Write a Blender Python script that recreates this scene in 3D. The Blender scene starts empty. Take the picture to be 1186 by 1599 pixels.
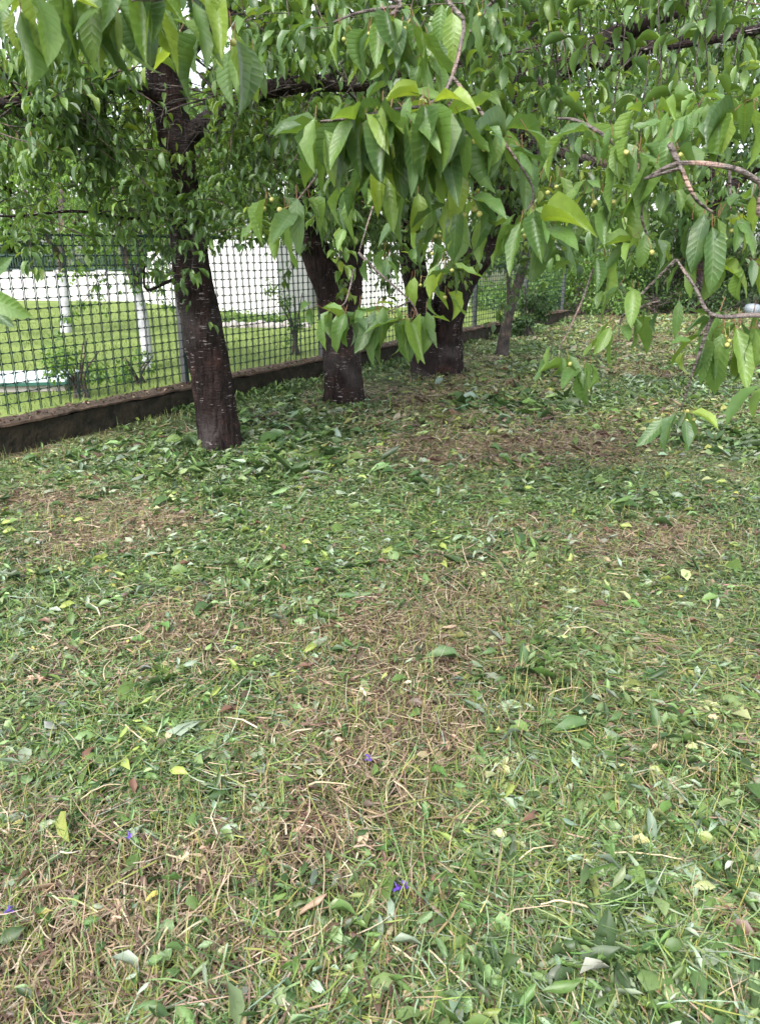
import bpy, math, random
import numpy as np
from mathutils import Vector, Matrix, noise as mnoise

# ------------------------------------------------------------------ camera, sky, sun, exposure
SC = bpy.context.scene
COL = SC.collection
FPX, PITCH, EYE = 1180.0, math.radians(19.2), 1.5          # focal length in photo pixels, tilt down, eye height
cam = bpy.data.cameras.new('camera')
cam.sensor_fit = 'VERTICAL'; cam.sensor_height = 36.0; cam.lens = 36.0 * FPX / 1599.0
cam.clip_start = 0.05; cam.clip_end = 2000.0
cam.dof.use_dof = True; cam.dof.focus_distance = 3.2; cam.dof.aperture_fstop = 9.0
camo = bpy.data.objects.new('camera', cam); COL.objects.link(camo)
camo.location = (0, 0, EYE); camo.rotation_euler = (math.pi / 2 - PITCH, 0, 0)
SC.camera = camo

SUN_EL, SUN_AZ = math.radians(50), math.radians(205)        # azimuth clockwise from +Y
world = bpy.data.worlds.new('World'); SC.world = world; world.use_nodes = True
wn, wl = world.node_tree.nodes, world.node_tree.links
bg = wn['Background']
sky = wn.new('ShaderNodeTexSky'); sky.sky_type = 'NISHITA'; sky.sun_disc = False
sky.sun_elevation = SUN_EL; sky.sun_rotation = SUN_AZ
sky.air_density = 1.0; sky.dust_density = 3.0; sky.ozone_density = 1.0
hs = wn.new('ShaderNodeHueSaturation'); hs.inputs['Saturation'].default_value = 0.30   # thin even cloud
wl.new(sky.outputs[0], hs.inputs['Color']); wl.new(hs.outputs[0], bg.inputs['Color'])
bg.inputs['Strength'].default_value = 0.15
sun = bpy.data.lights.new('sun', 'SUN'); sun.energy = 1.1; sun.angle = math.radians(40); sun.color = (1.0, 0.96, 0.9)
suno = bpy.data.objects.new('sun', sun); COL.objects.link(suno)
sd = Vector((math.sin(SUN_AZ) * math.cos(SUN_EL), math.cos(SUN_AZ) * math.cos(SUN_EL), math.sin(SUN_EL)))
suno.rotation_euler = sd.to_track_quat('Z', 'Y').to_euler(); suno.location = sd * 60
SC.view_settings.view_transform = 'Standard'; SC.view_settings.look = 'None'
SC.view_settings.gamma = 1.0; SC.view_settings.use_curve_mapping = False
SC.view_settings.exposure = 1.95
SC.render.engine = 'CYCLES'
SC.cycles.use_denoising = True
SC.cycles.max_bounces = 7; SC.cycles.diffuse_bounces = 4; SC.cycles.glossy_bounces = 2
SC.cycles.transmission_bounces = 4; SC.cycles.transparent_max_bounces = 4
SC.cycles.caustics_reflective = False; SC.cycles.caustics_refractive = False

random.seed(7)
RG = np.random.default_rng(11)
R = math.radians

# ------------------------------------------------------------------ helpers
def ray(px, py):
    a, b = (px - 593.0) / FPX, -(py - 799.5) / FPX
    return Vector((a, math.cos(PITCH) + b * math.sin(PITCH), -math.sin(PITCH) + b * math.cos(PITCH)))
def at(px, py, Y):                       # the point seen at this photo pixel at forward distance Y
    r = ray(px, py); return Vector((0, 0, EYE)) + r * (Y / r.y)
def ground_at(px, py, z=0.0):
    r = ray(px, py); return Vector((0, 0, EYE)) + r * ((z - EYE) / r.z)
def project(P):                          # N x 3 -> photo pixels and depth
    P = np.asarray(P, dtype=np.float64)
    y, z = P[:, 1], P[:, 2] - EYE
    zc = y * math.cos(PITCH) - z * math.sin(PITCH)
    v = y * math.sin(PITCH) + z * math.cos(PITCH)
    zs = np.where(zc > 0.05, zc, 0.05)
    return 593 + FPX * P[:, 0] / zs, 799.5 - FPX * v / zs, zc

_lat = RG.random((256, 256))
def vnoise(x, y, s, ox=0.0):             # smooth value noise, 0..1
    x = np.asarray(x) / s + 37.3 + ox; y = np.asarray(y) / s + 91.7 - ox * 0.7
    xi, yi = np.floor(x).astype(int), np.floor(y).astype(int)
    fx, fy = x - xi, y - yi; fx = fx * fx * (3 - 2 * fx); fy = fy * fy * (3 - 2 * fy)
    g = lambda i, j: _lat[i % 256, j % 256]
    return (g(xi, yi) * (1 - fx) + g(xi + 1, yi) * fx) * (1 - fy) + (g(xi, yi + 1) * (1 - fx) + g(xi + 1, yi + 1) * fx) * fy
def ground_z(x, y):
    return (vnoise(x, y, 1.7) - 0.5) * 0.06 + (vnoise(x, y, 0.45, 5) - 0.5) * 0.016

def tag(o, label=None, cat=None, group=None, kind=None):
    if label: o['label'] = label
    if cat: o['category'] = cat
    if group: o['group'] = group
    if kind: o['kind'] = kind
    return o
def link(o, parent=None):
    COL.objects.link(o)
    if parent is not None: o.parent = parent
    return o
def empty(name, loc=(0, 0, 0)):
    o = bpy.data.objects.new(name, None); o.location = loc; o.empty_display_size = 0.2
    return link(o)

class MB:
    """numpy mesh collector: quads and tris in any order"""
    def __init__(self): self.v = []; self.q = []; self.t = []; self.c = []; self.uv = []; self.n = 0
    def add(self, v, q=None, t=None, c=None, uv=None):
        v = np.asarray(v, dtype=np.float32).reshape(-1, 3)
        if q is not None and len(q): self.q.append(np.asarray(q, dtype=np.int64).reshape(-1, 4) + self.n)
        if t is not None and len(t): self.t.append(np.asarray(t, dtype=np.int64).reshape(-1, 3) + self.n)
        if c is not None: self.c.append(np.asarray(c, dtype=np.float32))
        if uv is not None: self.uv.append(np.asarray(uv, dtype=np.float32))
        self.v.append(v); self.n += len(v)
    def mesh(self, name, smooth=True):
        me = bpy.data.meshes.new(name)
        v = np.concatenate(self.v)
        q = np.concatenate(self.q) if self.q else np.zeros((0, 4), np.int64)
        t = np.concatenate(self.t) if self.t else np.zeros((0, 3), np.int64)
        me.vertices.add(len(v)); me.vertices.foreach_set('co', v.ravel())
        li = np.concatenate([q.ravel(), t.ravel()]).astype(np.int32)
        me.loops.add(len(li)); me.loops.foreach_set('vertex_index', li)
        ls = np.concatenate([np.arange(len(q)) * 4, len(q) * 4 + np.arange(len(t)) * 3]).astype(np.int32)
        me.polygons.add(len(ls)); me.polygons.foreach_set('loop_start', ls)
        me.polygons.foreach_set('use_smooth', np.full(len(ls), smooth))
        if self.uv:
            u = np.concatenate(self.uv); lay = me.uv_layers.new(name='UVMap'); lay.data.foreach_set('uv', u[li].ravel())
        if self.c:
            c = np.concatenate(self.c)
            if c.shape[1] == 3: c = np.hstack([c, np.ones((len(c), 1), np.float32)])
            a = me.attributes.new('col', 'FLOAT_COLOR', 'POINT'); a.data.foreach_set('color', c.astype(np.float32).ravel())
        me.update(calc_edges=True); return me
    def build(self, name, mat, parent=None, smooth=True):
        me = self.mesh(name, smooth); me.materials.append(mat)
        return link(bpy.data.objects.new(name, me), parent)

BOXQ = [(0, 3, 2, 1), (4, 5, 6, 7), (0, 1, 5, 4), (1, 2, 6, 5), (2, 3, 7, 6), (3, 0, 4, 7)]
def add_box(mb, c, ux, uy, uz):          # centre and three half-axis vectors
    c, ux, uy, uz = (Vector(k) for k in (c, ux, uy, uz))
    v = [c + sx * ux + sy * uy + sz * uz for sz in (-1, 1) for sx, sy in ((-1, -1), (1, -1), (1, 1), (-1, 1))]
    mb.add([tuple(k) for k in v], q=BOXQ)
def resample(pts, rad, n):
    """Catmull-Rom through the joints"""
    P = [Vector(p) for p in pts]; m = len(P)
    out, ro = [], []
    for k in range(n):
        u = k / (n - 1) * (m - 1); i = min(int(u), m - 2); t = u - i
        p0, p1, p2, p3 = P[max(i - 1, 0)], P[i], P[i + 1], P[min(i + 2, m - 1)]
        out.append(0.5 * ((2 * p1) + (p2 - p0) * t + (2 * p0 - 5 * p1 + 4 * p2 - p3) * t * t + (3 * p1 - p0 - 3 * p2 + p3) * t ** 3))
        ro.append(rad[i] * (1 - t) + rad[i + 1] * t)
    return out, ro
def add_tube(mb, pts, rad, seg=8, rough=0.0, seed=0.0, cap=True, flare=0.0, fscale=9.0):
    n = len(pts); V = []; frame = None; h = 0.0
    for i, p in enumerate(pts):
        d = (pts[min(i + 1, n - 1)] - pts[max(i - 1, 0)]).normalized()
        if frame is None:
            a = Vector((1, 0, 0)) if abs(d.x) < 0.8 else Vector((0, 1, 0)); frame = (a - d * a.dot(d)).normalized()
        else: frame = (frame - d * frame.dot(d)).normalized()
        b = d.cross(frame)
        if i: h += (p - pts[i - 1]).length
        for k in range(seg):
            th = 2 * math.pi * k / seg; o = math.cos(th) * frame + math.sin(th) * b; r = rad[i]
            if rough:
                q = o * 1.0 + Vector((seed, seed, h * 1.2))
                r *= 1 + rough * (mnoise.noise(q * 1.7) + 0.8 * (0.45 - abs(mnoise.noise(Vector((o.x * fscale * .55 + h * .8, o.y * fscale * .55, h * 2.2 + seed)))) * 1.6) + 0.3 * mnoise.noise(Vector((o.x * fscale, o.y * fscale, h * 7 + seed))) + 0.5 * mnoise.noise(Vector((o.x * 3, o.y * 3, h * 14 + seed * 3))))
            if flare: r *= 1 + flare * math.exp(-h / 0.22) * (1 + 0.5 * math.sin(3 * th + seed))
            V.append(tuple(p + o * r))
    Q = [(i * seg + k, i * seg + (k + 1) % seg, (i + 1) * seg + (k + 1) % seg, (i + 1) * seg + k) for i in range(n - 1) for k in range(seg)]
    T = []
    if cap:
        V.append(tuple(pts[-1])); c = len(V) - 1
        T = [((n - 1) * seg + k, (n - 1) * seg + (k + 1) % seg, c) for k in range(seg)]
    mb.add(V, q=Q, t=T)

# leaf templates: x along the blade, y across, z the upper face
def leaf_template(ns, nc, fold=0.25, droop=0.6, w=0.42, wave=0.0, seed=0, tip=0.8, twist=0.0):
    rs = np.random.default_rng(seed); us = np.linspace(0, 1, ns + 1)
    prof = us ** 0.62 * (1 - us) ** tip; prof = prof / prof.max() * w / 2; prof[0] = 0.010; prof[-1] = 0.003
    x = np.zeros(ns + 1); z = np.zeros(ns + 1)
    for i in range(1, ns + 1):
        th = droop * us[i] - droop * 0.25; x[i] = x[i - 1] + math.cos(th) / ns; z[i] = z[i - 1] - math.sin(th) / ns
    V, UV = [], []; ph = rs.random() * 6
    for i in range(ns + 1):
        for j in range(nc + 1):
            s = 2 * j / nc - 1; y = s * prof[i]
            zz = z[i] + abs(s) ** 1.3 * prof[i] * fold * 2 + wave * prof[i] * math.sin(us[i] * 13 + ph + s * 2) * abs(s)
            a = twist * us[i]
            V.append((x[i], y * math.cos(a) - (zz - z[i]) * math.sin(a), z[i] + (zz - z[i]) * math.cos(a) + y * math.sin(a))); UV.append((us[i], s * 0.5 + 0.5))
    Q = [(i * (nc + 1) + j, (i + 1) * (nc + 1) + j, (i + 1) * (nc + 1) + j + 1, i * (nc + 1) + j + 1) for i in range(ns) for j in range(nc)]
    return np.array(V), np.array(Q), np.array(UV)
NEAR = [leaf_template(6, 4, f, d, w, wv, s, tp, tw) for f, d, w, wv, s, tp, tw in
        ((0.25, 0.6, 0.39, 0.25, 1, 0.85, 0.25), (0.55, 0.5, 0.36, 0.30, 2, 0.9, -0.35), (0.15, 1.0, 0.42, 0.22, 3, 0.8, 0.5),
         (0.75, 0.35, 0.38, 0.20, 4, 0.95, -0.2), (0.35, 1.3, 0.42, 0.3, 5, 0.78, 0.7), (0.3, 0.2, 0.34, 0.25, 6, 0.9, 0.1),
         (-0.15, 0.8, 0.40, 0.25, 7, 0.8, -0.6), (1.1, 0.9, 0.34, 0.2, 8, 0.9, 0.9), (0.2, -0.5, 0.37, 0.3, 9, 0.85, -0.8), (0.4, 1.9, 0.36, 0.25, 10, 0.8, 0.2), (0.1, 0.5, 0.32, 0.12, 11, 1.0, 0.3))]
MID = [leaf_template(4, 2, f, d, w, 0.1, s, 0.8, tw) for f, d, w, s, tw in
       ((0.3, 0.6, 0.38, 1, 0.3), (0.15, 1.0, 0.36, 2, -0.5), (0.6, 0.3, 0.38, 3, 0.1), (0.3, 1.3, 0.42, 4, 0.7), (0.9, -.4, .36, 5, .3))]
FAR = [leaf_template(2, 2, f, d, 0.55, 0.0, 1, 0.7) for f, d in ((0.3, 0.5), (0.1, 1.0))]
FLAT = [leaf_template(2, 1, 0.0, d, 0.55, 0.0, 1, 0.7) for d in (0.5, 1.0)]
ROUND = [leaf_template(4, 2, f, d, w, 0.3, s, 0.45, tw) for f, d, w, s, tw in
         ((0.15, 0.5, 0.60, 1, 0.3), (0.35, 0.9, 0.46, 2, -0.5), (-0.2, 0.5, 0.70, 3, 0.2), (0.4, -0.6, 0.36, 4, 0.7), (0.2, 1.3, 0.26, 5, 0.3))]

BITS = [leaf_template(3, 2, f, d, w, 0.3, s, tp, tw) for f, d, w, s, tp, tw in
        ((0.2, 0.6, 0.55, 1, .6, 0.4), (0.45, 1.0, 0.40, 2, .7, -0.6), (-0.25, 0.6, 0.62, 3, .5, 0.3), (0.5, -0.7, 0.30, 4, .7, 0.8), (0.3, 1.5, 0.24, 5, .8, 0.4))]
def frames(D, N):
    D = D / np.linalg.norm(D, axis=1, keepdims=True)
    Y = np.cross(N, D); Y /= np.maximum(np.linalg.norm(Y, axis=1, keepdims=True), 1e-6)
    return D, Y, np.cross(D, Y)
def add_leaves(mb, O, D, N, L, temps, C=None, wscale=None, uv=False):
    """O origins, D axis, N upper normal (approx), L length; one of the templates each"""
    n = len(O)
    if n == 0: return
    D, Y, Z = frames(np.asarray(D, float), np.asarray(N, float)); L = np.asarray(L, float)
    ws = np.ones(n) if wscale is None else wscale
    pick = RG.integers(0, len(temps), n)
    for k, (tv, tq, tuv) in enumerate(temps):
        m = pick == k; cnt = int(m.sum())
        if not cnt: continue
        l = L[m][:, None, None]
        P = O[m][:, None, :] + l * (tv[None, :, 0:1] * D[m][:, None, :] + tv[None, :, 1:2] * ws[m][:, None, None] * Y[m][:, None, :] + tv[None, :, 2:3] * Z[m][:, None, :])
        q = (tq[None] + (np.arange(cnt) * len(tv))[:, None, None]).reshape(-1, 4)
        c = None if C is None else np.repeat(C[m], len(tv), axis=0)
        mb.add(P.reshape(-1, 3), q=q, c=c, uv=np.tile(tuv, (cnt, 1)) if uv else None)
def add_ribbons(mb, O, az, el, L, W, C, seg=3, bend=None):
    """thin blades: start O, heading az, rise el, length, width, bend over the length"""
    n = len(O); bend = np.zeros(n) if bend is None else bend
    side = np.stack([-np.sin(az), np.cos(az), np.zeros(n)], 1)
    roll = RG.normal(0, 0.5, n); side[:, 2] = np.sin(roll) * 0.6
    turn = RG.normal(0, 0.5, n)
    P = O.copy(); V = np.zeros((n, seg + 1, 2, 3))
    for i in range(seg + 1):
        w = W * (1.0 if i == 0 else (1.05 - 0.9 * (i / seg) ** 2)) * 0.5
        V[:, i, 0] = P - side * w[:, None]; V[:, i, 1] = P + side * w[:, None]
        t = (i + 0.5) / seg; e = el + bend * t; a = az + turn * t
        P = P + (L / seg)[:, None] * np.stack([np.cos(e) * np.cos(a), np.cos(e) * np.sin(a), np.sin(e)], 1)
    gz = ground_z(V[..., 0], V[..., 1]); V[..., 2] = np.maximum(V[..., 2], gz + 0.003)
    k = 2 * (seg + 1)
    q0 = np.array([(2 * i, 2 * i + 2, 2 * i + 3, 2 * i + 1) for i in range(seg)])
    q = (q0[None] + (np.arange(n) * k)[:, None, None]).reshape(-1, 4)
    mb.add(V.reshape(-1, 3), q=q, c=np.repeat(C, k, axis=0))

# ------------------------------------------------------------------ materials
def new_mat(name):
    m = bpy.data.materials.new(name); m.use_nodes = True
    nt = m.node_tree; return m, nt.nodes, nt.links, nt.nodes['Principled BSDF'], nt.nodes['Material Output']
def ramp(nd, stops):
    r = nd.new('ShaderNodeValToRGB'); e = r.color_ramp.elements
    while len(e) < len(stops): e.new(0.5)
    for k, (p, c) in zip(e, stops): k.position = p; k.color = (*c, 1)
    return r
def noise_node(nd, lk, scale, detail=4, vec=None, rough=0.55):
    n = nd.new('ShaderNodeTexNoise'); n.inputs['Scale'].default_value = scale; n.inputs['Detail'].default_value = detail; n.inputs['Roughness'].default_value = rough
    if vec is not None: lk.new(vec, n.inputs['Vector'])
    return n
def mapped(nd, lk, scale, kind='Object'):
    tc = nd.new('ShaderNodeTexCoord'); mp = nd.new('ShaderNodeMapping'); mp.inputs['Scale'].default_value = scale
    lk.new(tc.outputs[kind], mp.inputs['Vector']); return mp.outputs[0]
def mix_rgb(nd, lk, f, a, b, blend='MIX'):
    m = nd.new('ShaderNodeMix'); m.data_type = 'RGBA'; m.blend_type = blend
    for s, v in ((m.inputs[0], f), (m.inputs[6], a), (m.inputs[7], b)):
        if hasattr(v, 'links'): lk.new(v, s)
        elif isinstance(v, (tuple, list)): s.default_value = (*v, 1)
        else: s.default_value = v
    return m.outputs[2]
def bump(nd, lk, h, p, strength=0.5, dist=0.01):
    b = nd.new('ShaderNodeBump'); b.inputs['Strength'].default_value = strength; b.inputs['Distance'].default_value = dist
    lk.new(h, b.inputs['Height']); lk.new(b.outputs[0], p.inputs['Normal']); return b
def mathn(nd, lk, op, a, b=None, clamp=False):
    m = nd.new('ShaderNodeMath'); m.operation = op; m.use_clamp = clamp
    for s, v in ((m.inputs[0], a), (m.inputs[1], b)):
        if v is None: continue
        if hasattr(v, 'links'): lk.new(v, s)
        else: s.default_value = v
    return m.outputs[0]

def leaf_material(name, stops, trans=0.35, rough=0.38, veins=True, from_object=True, spec=0.5, spots=False):
    m, nd, lk, p, out = new_mat(name)
    if from_object:
        oi = nd.new('ShaderNodeObjectInfo'); rnd = oi.outputs['Random']
    else:
        a = nd.new('ShaderNodeAttribute'); a.attribute_name = 'col'; rnd = a.outputs['Fac']
    c = ramp(nd, stops); lk.new(rnd, c.inputs[0]); colr = c.outputs[0]
    if veins:
        uvn = nd.new('ShaderNodeUVMap'); uvn.uv_map = 'UVMap'
        sp = nd.new('ShaderNodeSeparateXYZ'); lk.new(uvn.outputs[0], sp.inputs[0])
        av = mathn(nd, lk, 'ABSOLUTE', mathn(nd, lk, 'SUBTRACT', sp.outputs[1], 0.5))
        ph = mathn(nd, lk, 'MULTIPLY', mathn(nd, lk, 'SUBTRACT', sp.outputs[0], mathn(nd, lk, 'MULTIPLY', av, 0.32)), 62.0)
        sv = mathn(nd, lk, 'POWER', mathn(nd, lk, 'MAXIMUM', mathn(nd, lk, 'SINE', ph), 0.0), 5.0)
        rib = mathn(nd, lk, 'LESS_THAN', av, 0.03)
        ln = mathn(nd, lk, 'MAXIMUM', mathn(nd, lk, 'MULTIPLY', sv, 0.30), rib)
        colr = mix_rgb(nd, lk, mathn(nd, lk, 'MULTIPLY', ln, 0.24), colr, (0.24, 0.34, 0.14))
        bump(nd, lk, mathn(nd, lk, 'SUBTRACT', mathn(nd, lk, 'MULTIPLY', mathn(nd, lk, 'ABSOLUTE', mathn(nd, lk, 'COSINE', mathn(nd, lk, 'MULTIPLY', ph, 0.5))), -0.8), ln), p, 0.22, 0.003)
    vec = mapped(nd, lk, (1, 1, 1))
    nz = noise_node(nd, lk, 22.0 if from_object is False else 7.0, 3, vec)
    colr = mix_rgb(nd, lk, 0.45, colr, mix_rgb(nd, lk, nz.outputs[0], (0.35, 0.35, 0.35), (1.5, 1.5, 1.4)), 'MULTIPLY')
    if spots:                                                     # blemishes and browned nibbles of the blade itself
        oi2 = nd.new('ShaderNodeObjectInfo'); vm = nd.new('ShaderNodeVectorMath'); vm.operation = 'ADD'; lk.new(vec, vm.inputs[0]); cx = nd.new('ShaderNodeCombineXYZ')
        lk.new(mathn(nd, lk, 'MULTIPLY', oi2.outputs['Random'], 40.0), cx.inputs[0]); lk.new(cx.outputs[0], vm.inputs[1])
        n9 = noise_node(nd, lk, 9.0, 3, vm.outputs[0]); mr = nd.new('ShaderNodeMapRange'); mr.inputs[1].default_value = .70; mr.inputs[2].default_value = .74; lk.new(n9.outputs[0], mr.inputs[0])
        colr = mix_rgb(nd, lk, mathn(nd, lk, 'MULTIPLY', mr.outputs[0], .7), colr, (.13, .085, .03))
        n8 = noise_node(nd, lk, 2.2, 2, vm.outputs[0]); colr = mix_rgb(nd, lk, mathn(nd, lk, 'MULTIPLY', mathn(nd, lk, 'SUBTRACT', n8.outputs[0], .48, True), 0.9), colr, (.20, .26, .05))
    lk.new(colr, p.inputs['Base Color']); p.inputs['Roughness'].default_value = rough
    p.inputs['Specular IOR Level'].default_value = spec
    tr = nd.new('ShaderNodeBsdfTranslucent')
    lk.new(mix_rgb(nd, lk, 1.0, colr, (1.9, 1.75, 0.7), 'MULTIPLY'), tr.inputs['Color'])
    mx = nd.new('ShaderNodeMixShader'); mx.inputs[0].default_value = trans
    lk.new(p.outputs[0], mx.inputs[1]); lk.new(tr.outputs[0], mx.inputs[2]); lk.new(mx.outputs[0], out.inputs['Surface'])
    return m
CH = ((0.0, (0.050, 0.098, 0.038)), (0.3, (0.080, 0.148, 0.048)), (0.62, (0.112, 0.196, 0.054)), (0.88, (0.160, 0.250, 0.060)), (1.0, (0.235, 0.315, 0.065)))
CHN = tuple((p_, (c_[0] * 0.98, c_[1] * 1.02, c_[2] * 0.98)) for p_, c_ in CH)
M_LEAF = leaf_material('cherry_leaf', CHN, 0.38, 0.37, spec=0.55, spots=True)
M_LEAF2 = leaf_material('cherry_leaf_mass', CHN, 0.32, 0.37, spec=0.55, from_object=False)
M_FOL = leaf_material('cherry_foliage', CH, 0.33, 0.36, veins=False, from_object=False)
M_PLUM = leaf_material('young_foliage', ((0, (0.05, 0.11, 0.03)), (0.5, (0.09, 0.18, 0.04)), (1, (0.17, 0.28, 0.06))), 0.4, 0.45, veins=False, from_object=False)
M_FAR = leaf_material('far_foliage', ((0, (0.04, 0.10, 0.02)), (0.5, (0.085, 0.17, 0.03)), (1, (0.17, 0.27, 0.05))), 0.4, 0.5, veins=False, from_object=False)
M_DARKF = leaf_material('dark_foliage', ((0, (0.02, 0.05, 0.018)), (0.5, (0.04, 0.09, 0.025)), (1, (0.09, 0.16, 0.04))), 0.3, 0.45, veins=False, from_object=False)

def litter_material(name, trans, rough):
    m, nd, lk, p, out = new_mat(name)
    a = nd.new('ShaderNodeAttribute'); a.attribute_name = 'col'
    nz = noise_node(nd, lk, 60.0, 2, mapped(nd, lk, (1, 1, 1)))
    c = mix_rgb(nd, lk, 0.5, a.outputs['Color'], mix_rgb(nd, lk, nz.outputs[0], (0.45, 0.45, 0.45), (1.45, 1.45, 1.45)), 'MULTIPLY')
    lk.new(c, p.inputs['Base Color']); p.inputs['Roughness'].default_value = rough; p.inputs['Specular IOR Level'].default_value = 0.45
    tr = nd.new('ShaderNodeBsdfTranslucent'); lk.new(c, tr.inputs['Color'])
    mx = nd.new('ShaderNodeMixShader'); mx.inputs[0].default_value = trans
    lk.new(p.outputs[0], mx.inputs[1]); lk.new(tr.outputs[0], mx.inputs[2]); lk.new(mx.outputs[0], out.inputs['Surface'])
    return m
M_BLADE = litter_material('cut_grass', 0.22, 0.45)
M_WEED = litter_material('cut_weed_leaf', 0.22, 0.42)

def bark_material(name, base, light, lent=0.55, thr=0.66):
    m, nd, lk, p, out = new_mat(name)
    v1 = mapped(nd, lk, (1, 1, 1)); n1 = noise_node(nd, lk, 7.0, 6, v1)
    b = ramp(nd, ((0.3, tuple(k * 0.45 for k in base)), (0.55, base), (0.78, (base[0] * 3.2, base[1] * 2.4, base[2] * 2.0)))); lk.new(n1.outputs[0], b.inputs[0])
    v2 = mapped(nd, lk, (14, 14, 110)); n2 = noise_node(nd, lk, 1.0, 2, v2)
    l = nd.new('ShaderNodeMapRange'); l.inputs[1].default_value = thr; l.inputs[2].default_value = thr + 0.04; lk.new(n2.outputs[0], l.inputs[0])
    n3 = noise_node(nd, lk, 3.0, 3, v1)
    msk = mathn(nd, lk, 'MULTIPLY', l.outputs[0], mathn(nd, lk, 'GREATER_THAN', n3.outputs[0], 0.51))
    c = mix_rgb(nd, lk, mathn(nd, lk, 'MULTIPLY', msk, lent), b.outputs[0], light)
    n4 = noise_node(nd, lk, 2.3, 5, v1)
    g = nd.new('ShaderNodeMapRange'); g.inputs[1].default_value = 0.50; g.inputs[2].default_value = 0.70; lk.new(n4.outputs[0], g.inputs[0])
    c = mix_rgb(nd, lk, mathn(nd, lk, 'MULTIPLY', g.outputs[0], 0.5), c, tuple(k * 0.28 for k in light))
    lk.new(c, p.inputs['Base Color']); p.inputs['Roughness'].default_value = 0.7; p.inputs['Specular IOR Level'].default_value = 0.18
    v5 = mapped(nd, lk, (30, 30, 7)); n5 = noise_node(nd, lk, 1.0, 6, v5)
    h = mathn(nd, lk, 'ADD', n5.outputs[0], mathn(nd, lk, 'MULTIPLY', n2.outputs[0], 0.35))
    vo = nd.new('ShaderNodeTexVoronoi'); vo.feature = 'DISTANCE_TO_EDGE'; lk.new(mapped(nd, lk, (16, 16, 5)), vo.inputs['Vector']); vo.inputs['Scale'].default_value = 1.0
    h = mathn(nd, lk, 'ADD', h, mathn(nd, lk, 'MINIMUM', vo.outputs['Distance'], .25))
    bump(nd, lk, h, p, 1.0, 0.06)
    return m
M_BARK = bark_material('cherry_bark', (0.022, 0.0135, 0.0125), (0.36, 0.32, 0.32), 0.8, 0.625)
M_BARK2 = bark_material('grey_bark', (0.085, 0.072, 0.065), (0.34, 0.32, 0.30), 0.35)
M_TWIG = bark_material('twig_bark', (0.18, 0.15, 0.14), (0.42, 0.38, 0.36), 0.5, 0.6)

def simple(name, c1, c2, scale=8, rough=0.7, bstr=0.3, bdist=0.01, mp=(1, 1, 1), detail=6, spec=0.4):
    m, nd, lk, p, out = new_mat(name)
    n = noise_node(nd, lk, scale, detail, mapped(nd, lk, mp)); r = ramp(nd, ((0.3, c1), (0.7, c2))); lk.new(n.outputs[0], r.inputs[0])
    lk.new(r.outputs[0], p.inputs['Base Color']); p.inputs['Roughness'].default_value = rough; p.inputs['Specular IOR Level'].default_value = spec
    if bstr: bump(nd, lk, n.outputs[0], p, bstr, bdist)
    return m
def soil_material():
    m, nd, lk, p, out = new_mat('orchard_soil')
    v = mapped(nd, lk, (1, 1, 1))
    n1 = noise_node(nd, lk, 1.3, 5, v); n2 = noise_node(nd, lk, 38.0, 6, v, 0.7); n3 = noise_node(nd, lk, 9.0, 4, v)
    soil = ramp(nd, ((0.3, (0.032, 0.021, 0.016)), (0.55, (0.075, 0.052, 0.038)), (0.8, (0.14, 0.10, 0.072)))); lk.new(n2.outputs[0], soil.inputs[0])
    moss = ramp(nd, ((0.3, (0.024, 0.032, 0.013)), (0.7, (0.085, 0.105, 0.040)))); lk.new(n2.outputs[0], moss.inputs[0])
    f = nd.new('ShaderNodeMapRange'); f.inputs[1].default_value = 0.33; f.inputs[2].default_value = 0.52
    lk.new(mathn(nd, lk, 'ADD', mathn(nd, lk, 'MULTIPLY', n1.outputs[0], 0.6), mathn(nd, lk, 'MULTIPLY', n3.outputs[0], 0.4)), f.inputs[0])
    lk.new(mix_rgb(nd, lk, f.outputs[0], soil.outputs[0], moss.outputs[0]), p.inputs['Base Color'])
    p.inputs['Roughness'].default_value = 0.95; p.inputs['Specular IOR Level'].default_value = 0.2
    bump(nd, lk, n2.outputs[0], p, 1.0, 0.03); return m
M_SOIL = soil_material()
M_LAWN = simple('lawn_green', (0.075, 0.115, 0.022), (0.16, 0.21, 0.055), 1.2, 0.9, 0.6, 0.04, detail=9, spec=0.2)
M_WHITE = simple('white_render', (0.46, 0.45, 0.45), (0.64, 0.64, 0.64), 0.8, 0.85, 0.1, 0.01)
M_WASH = simple('limewash', (0.30, 0.30, 0.33), (0.62, 0.62, 0.66), 9.0, 0.9, 0.5, 0.02)
M_CONC = simple('mossy_concrete', (0.006, 0.006, 0.003), (0.032, 0.025, 0.014), 9.0, 0.9, 1.0, 0.05, detail=12)
M_COPE = simple('worn_coping', (0.028, 0.018, 0.012), (0.105, 0.070, 0.048), 9.0, 0.9, 0.7, 0.02, detail=9)
M_PLAST = simple('green_plastic', (0.012, 0.030, 0.026), (0.022, 0.050, 0.042), 12, 0.42, 0.1, 0.002)
M_POST = simple('grey_post', (0.05, 0.05, 0.055), (0.10, 0.10, 0.105), 10, 0.75, 0.4, 0.01)
M_STEM = simple('young_stem', (0.15, 0.055, 0.035), (0.22, 0.13, 0.06), 20, 0.5, 0.0)

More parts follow.
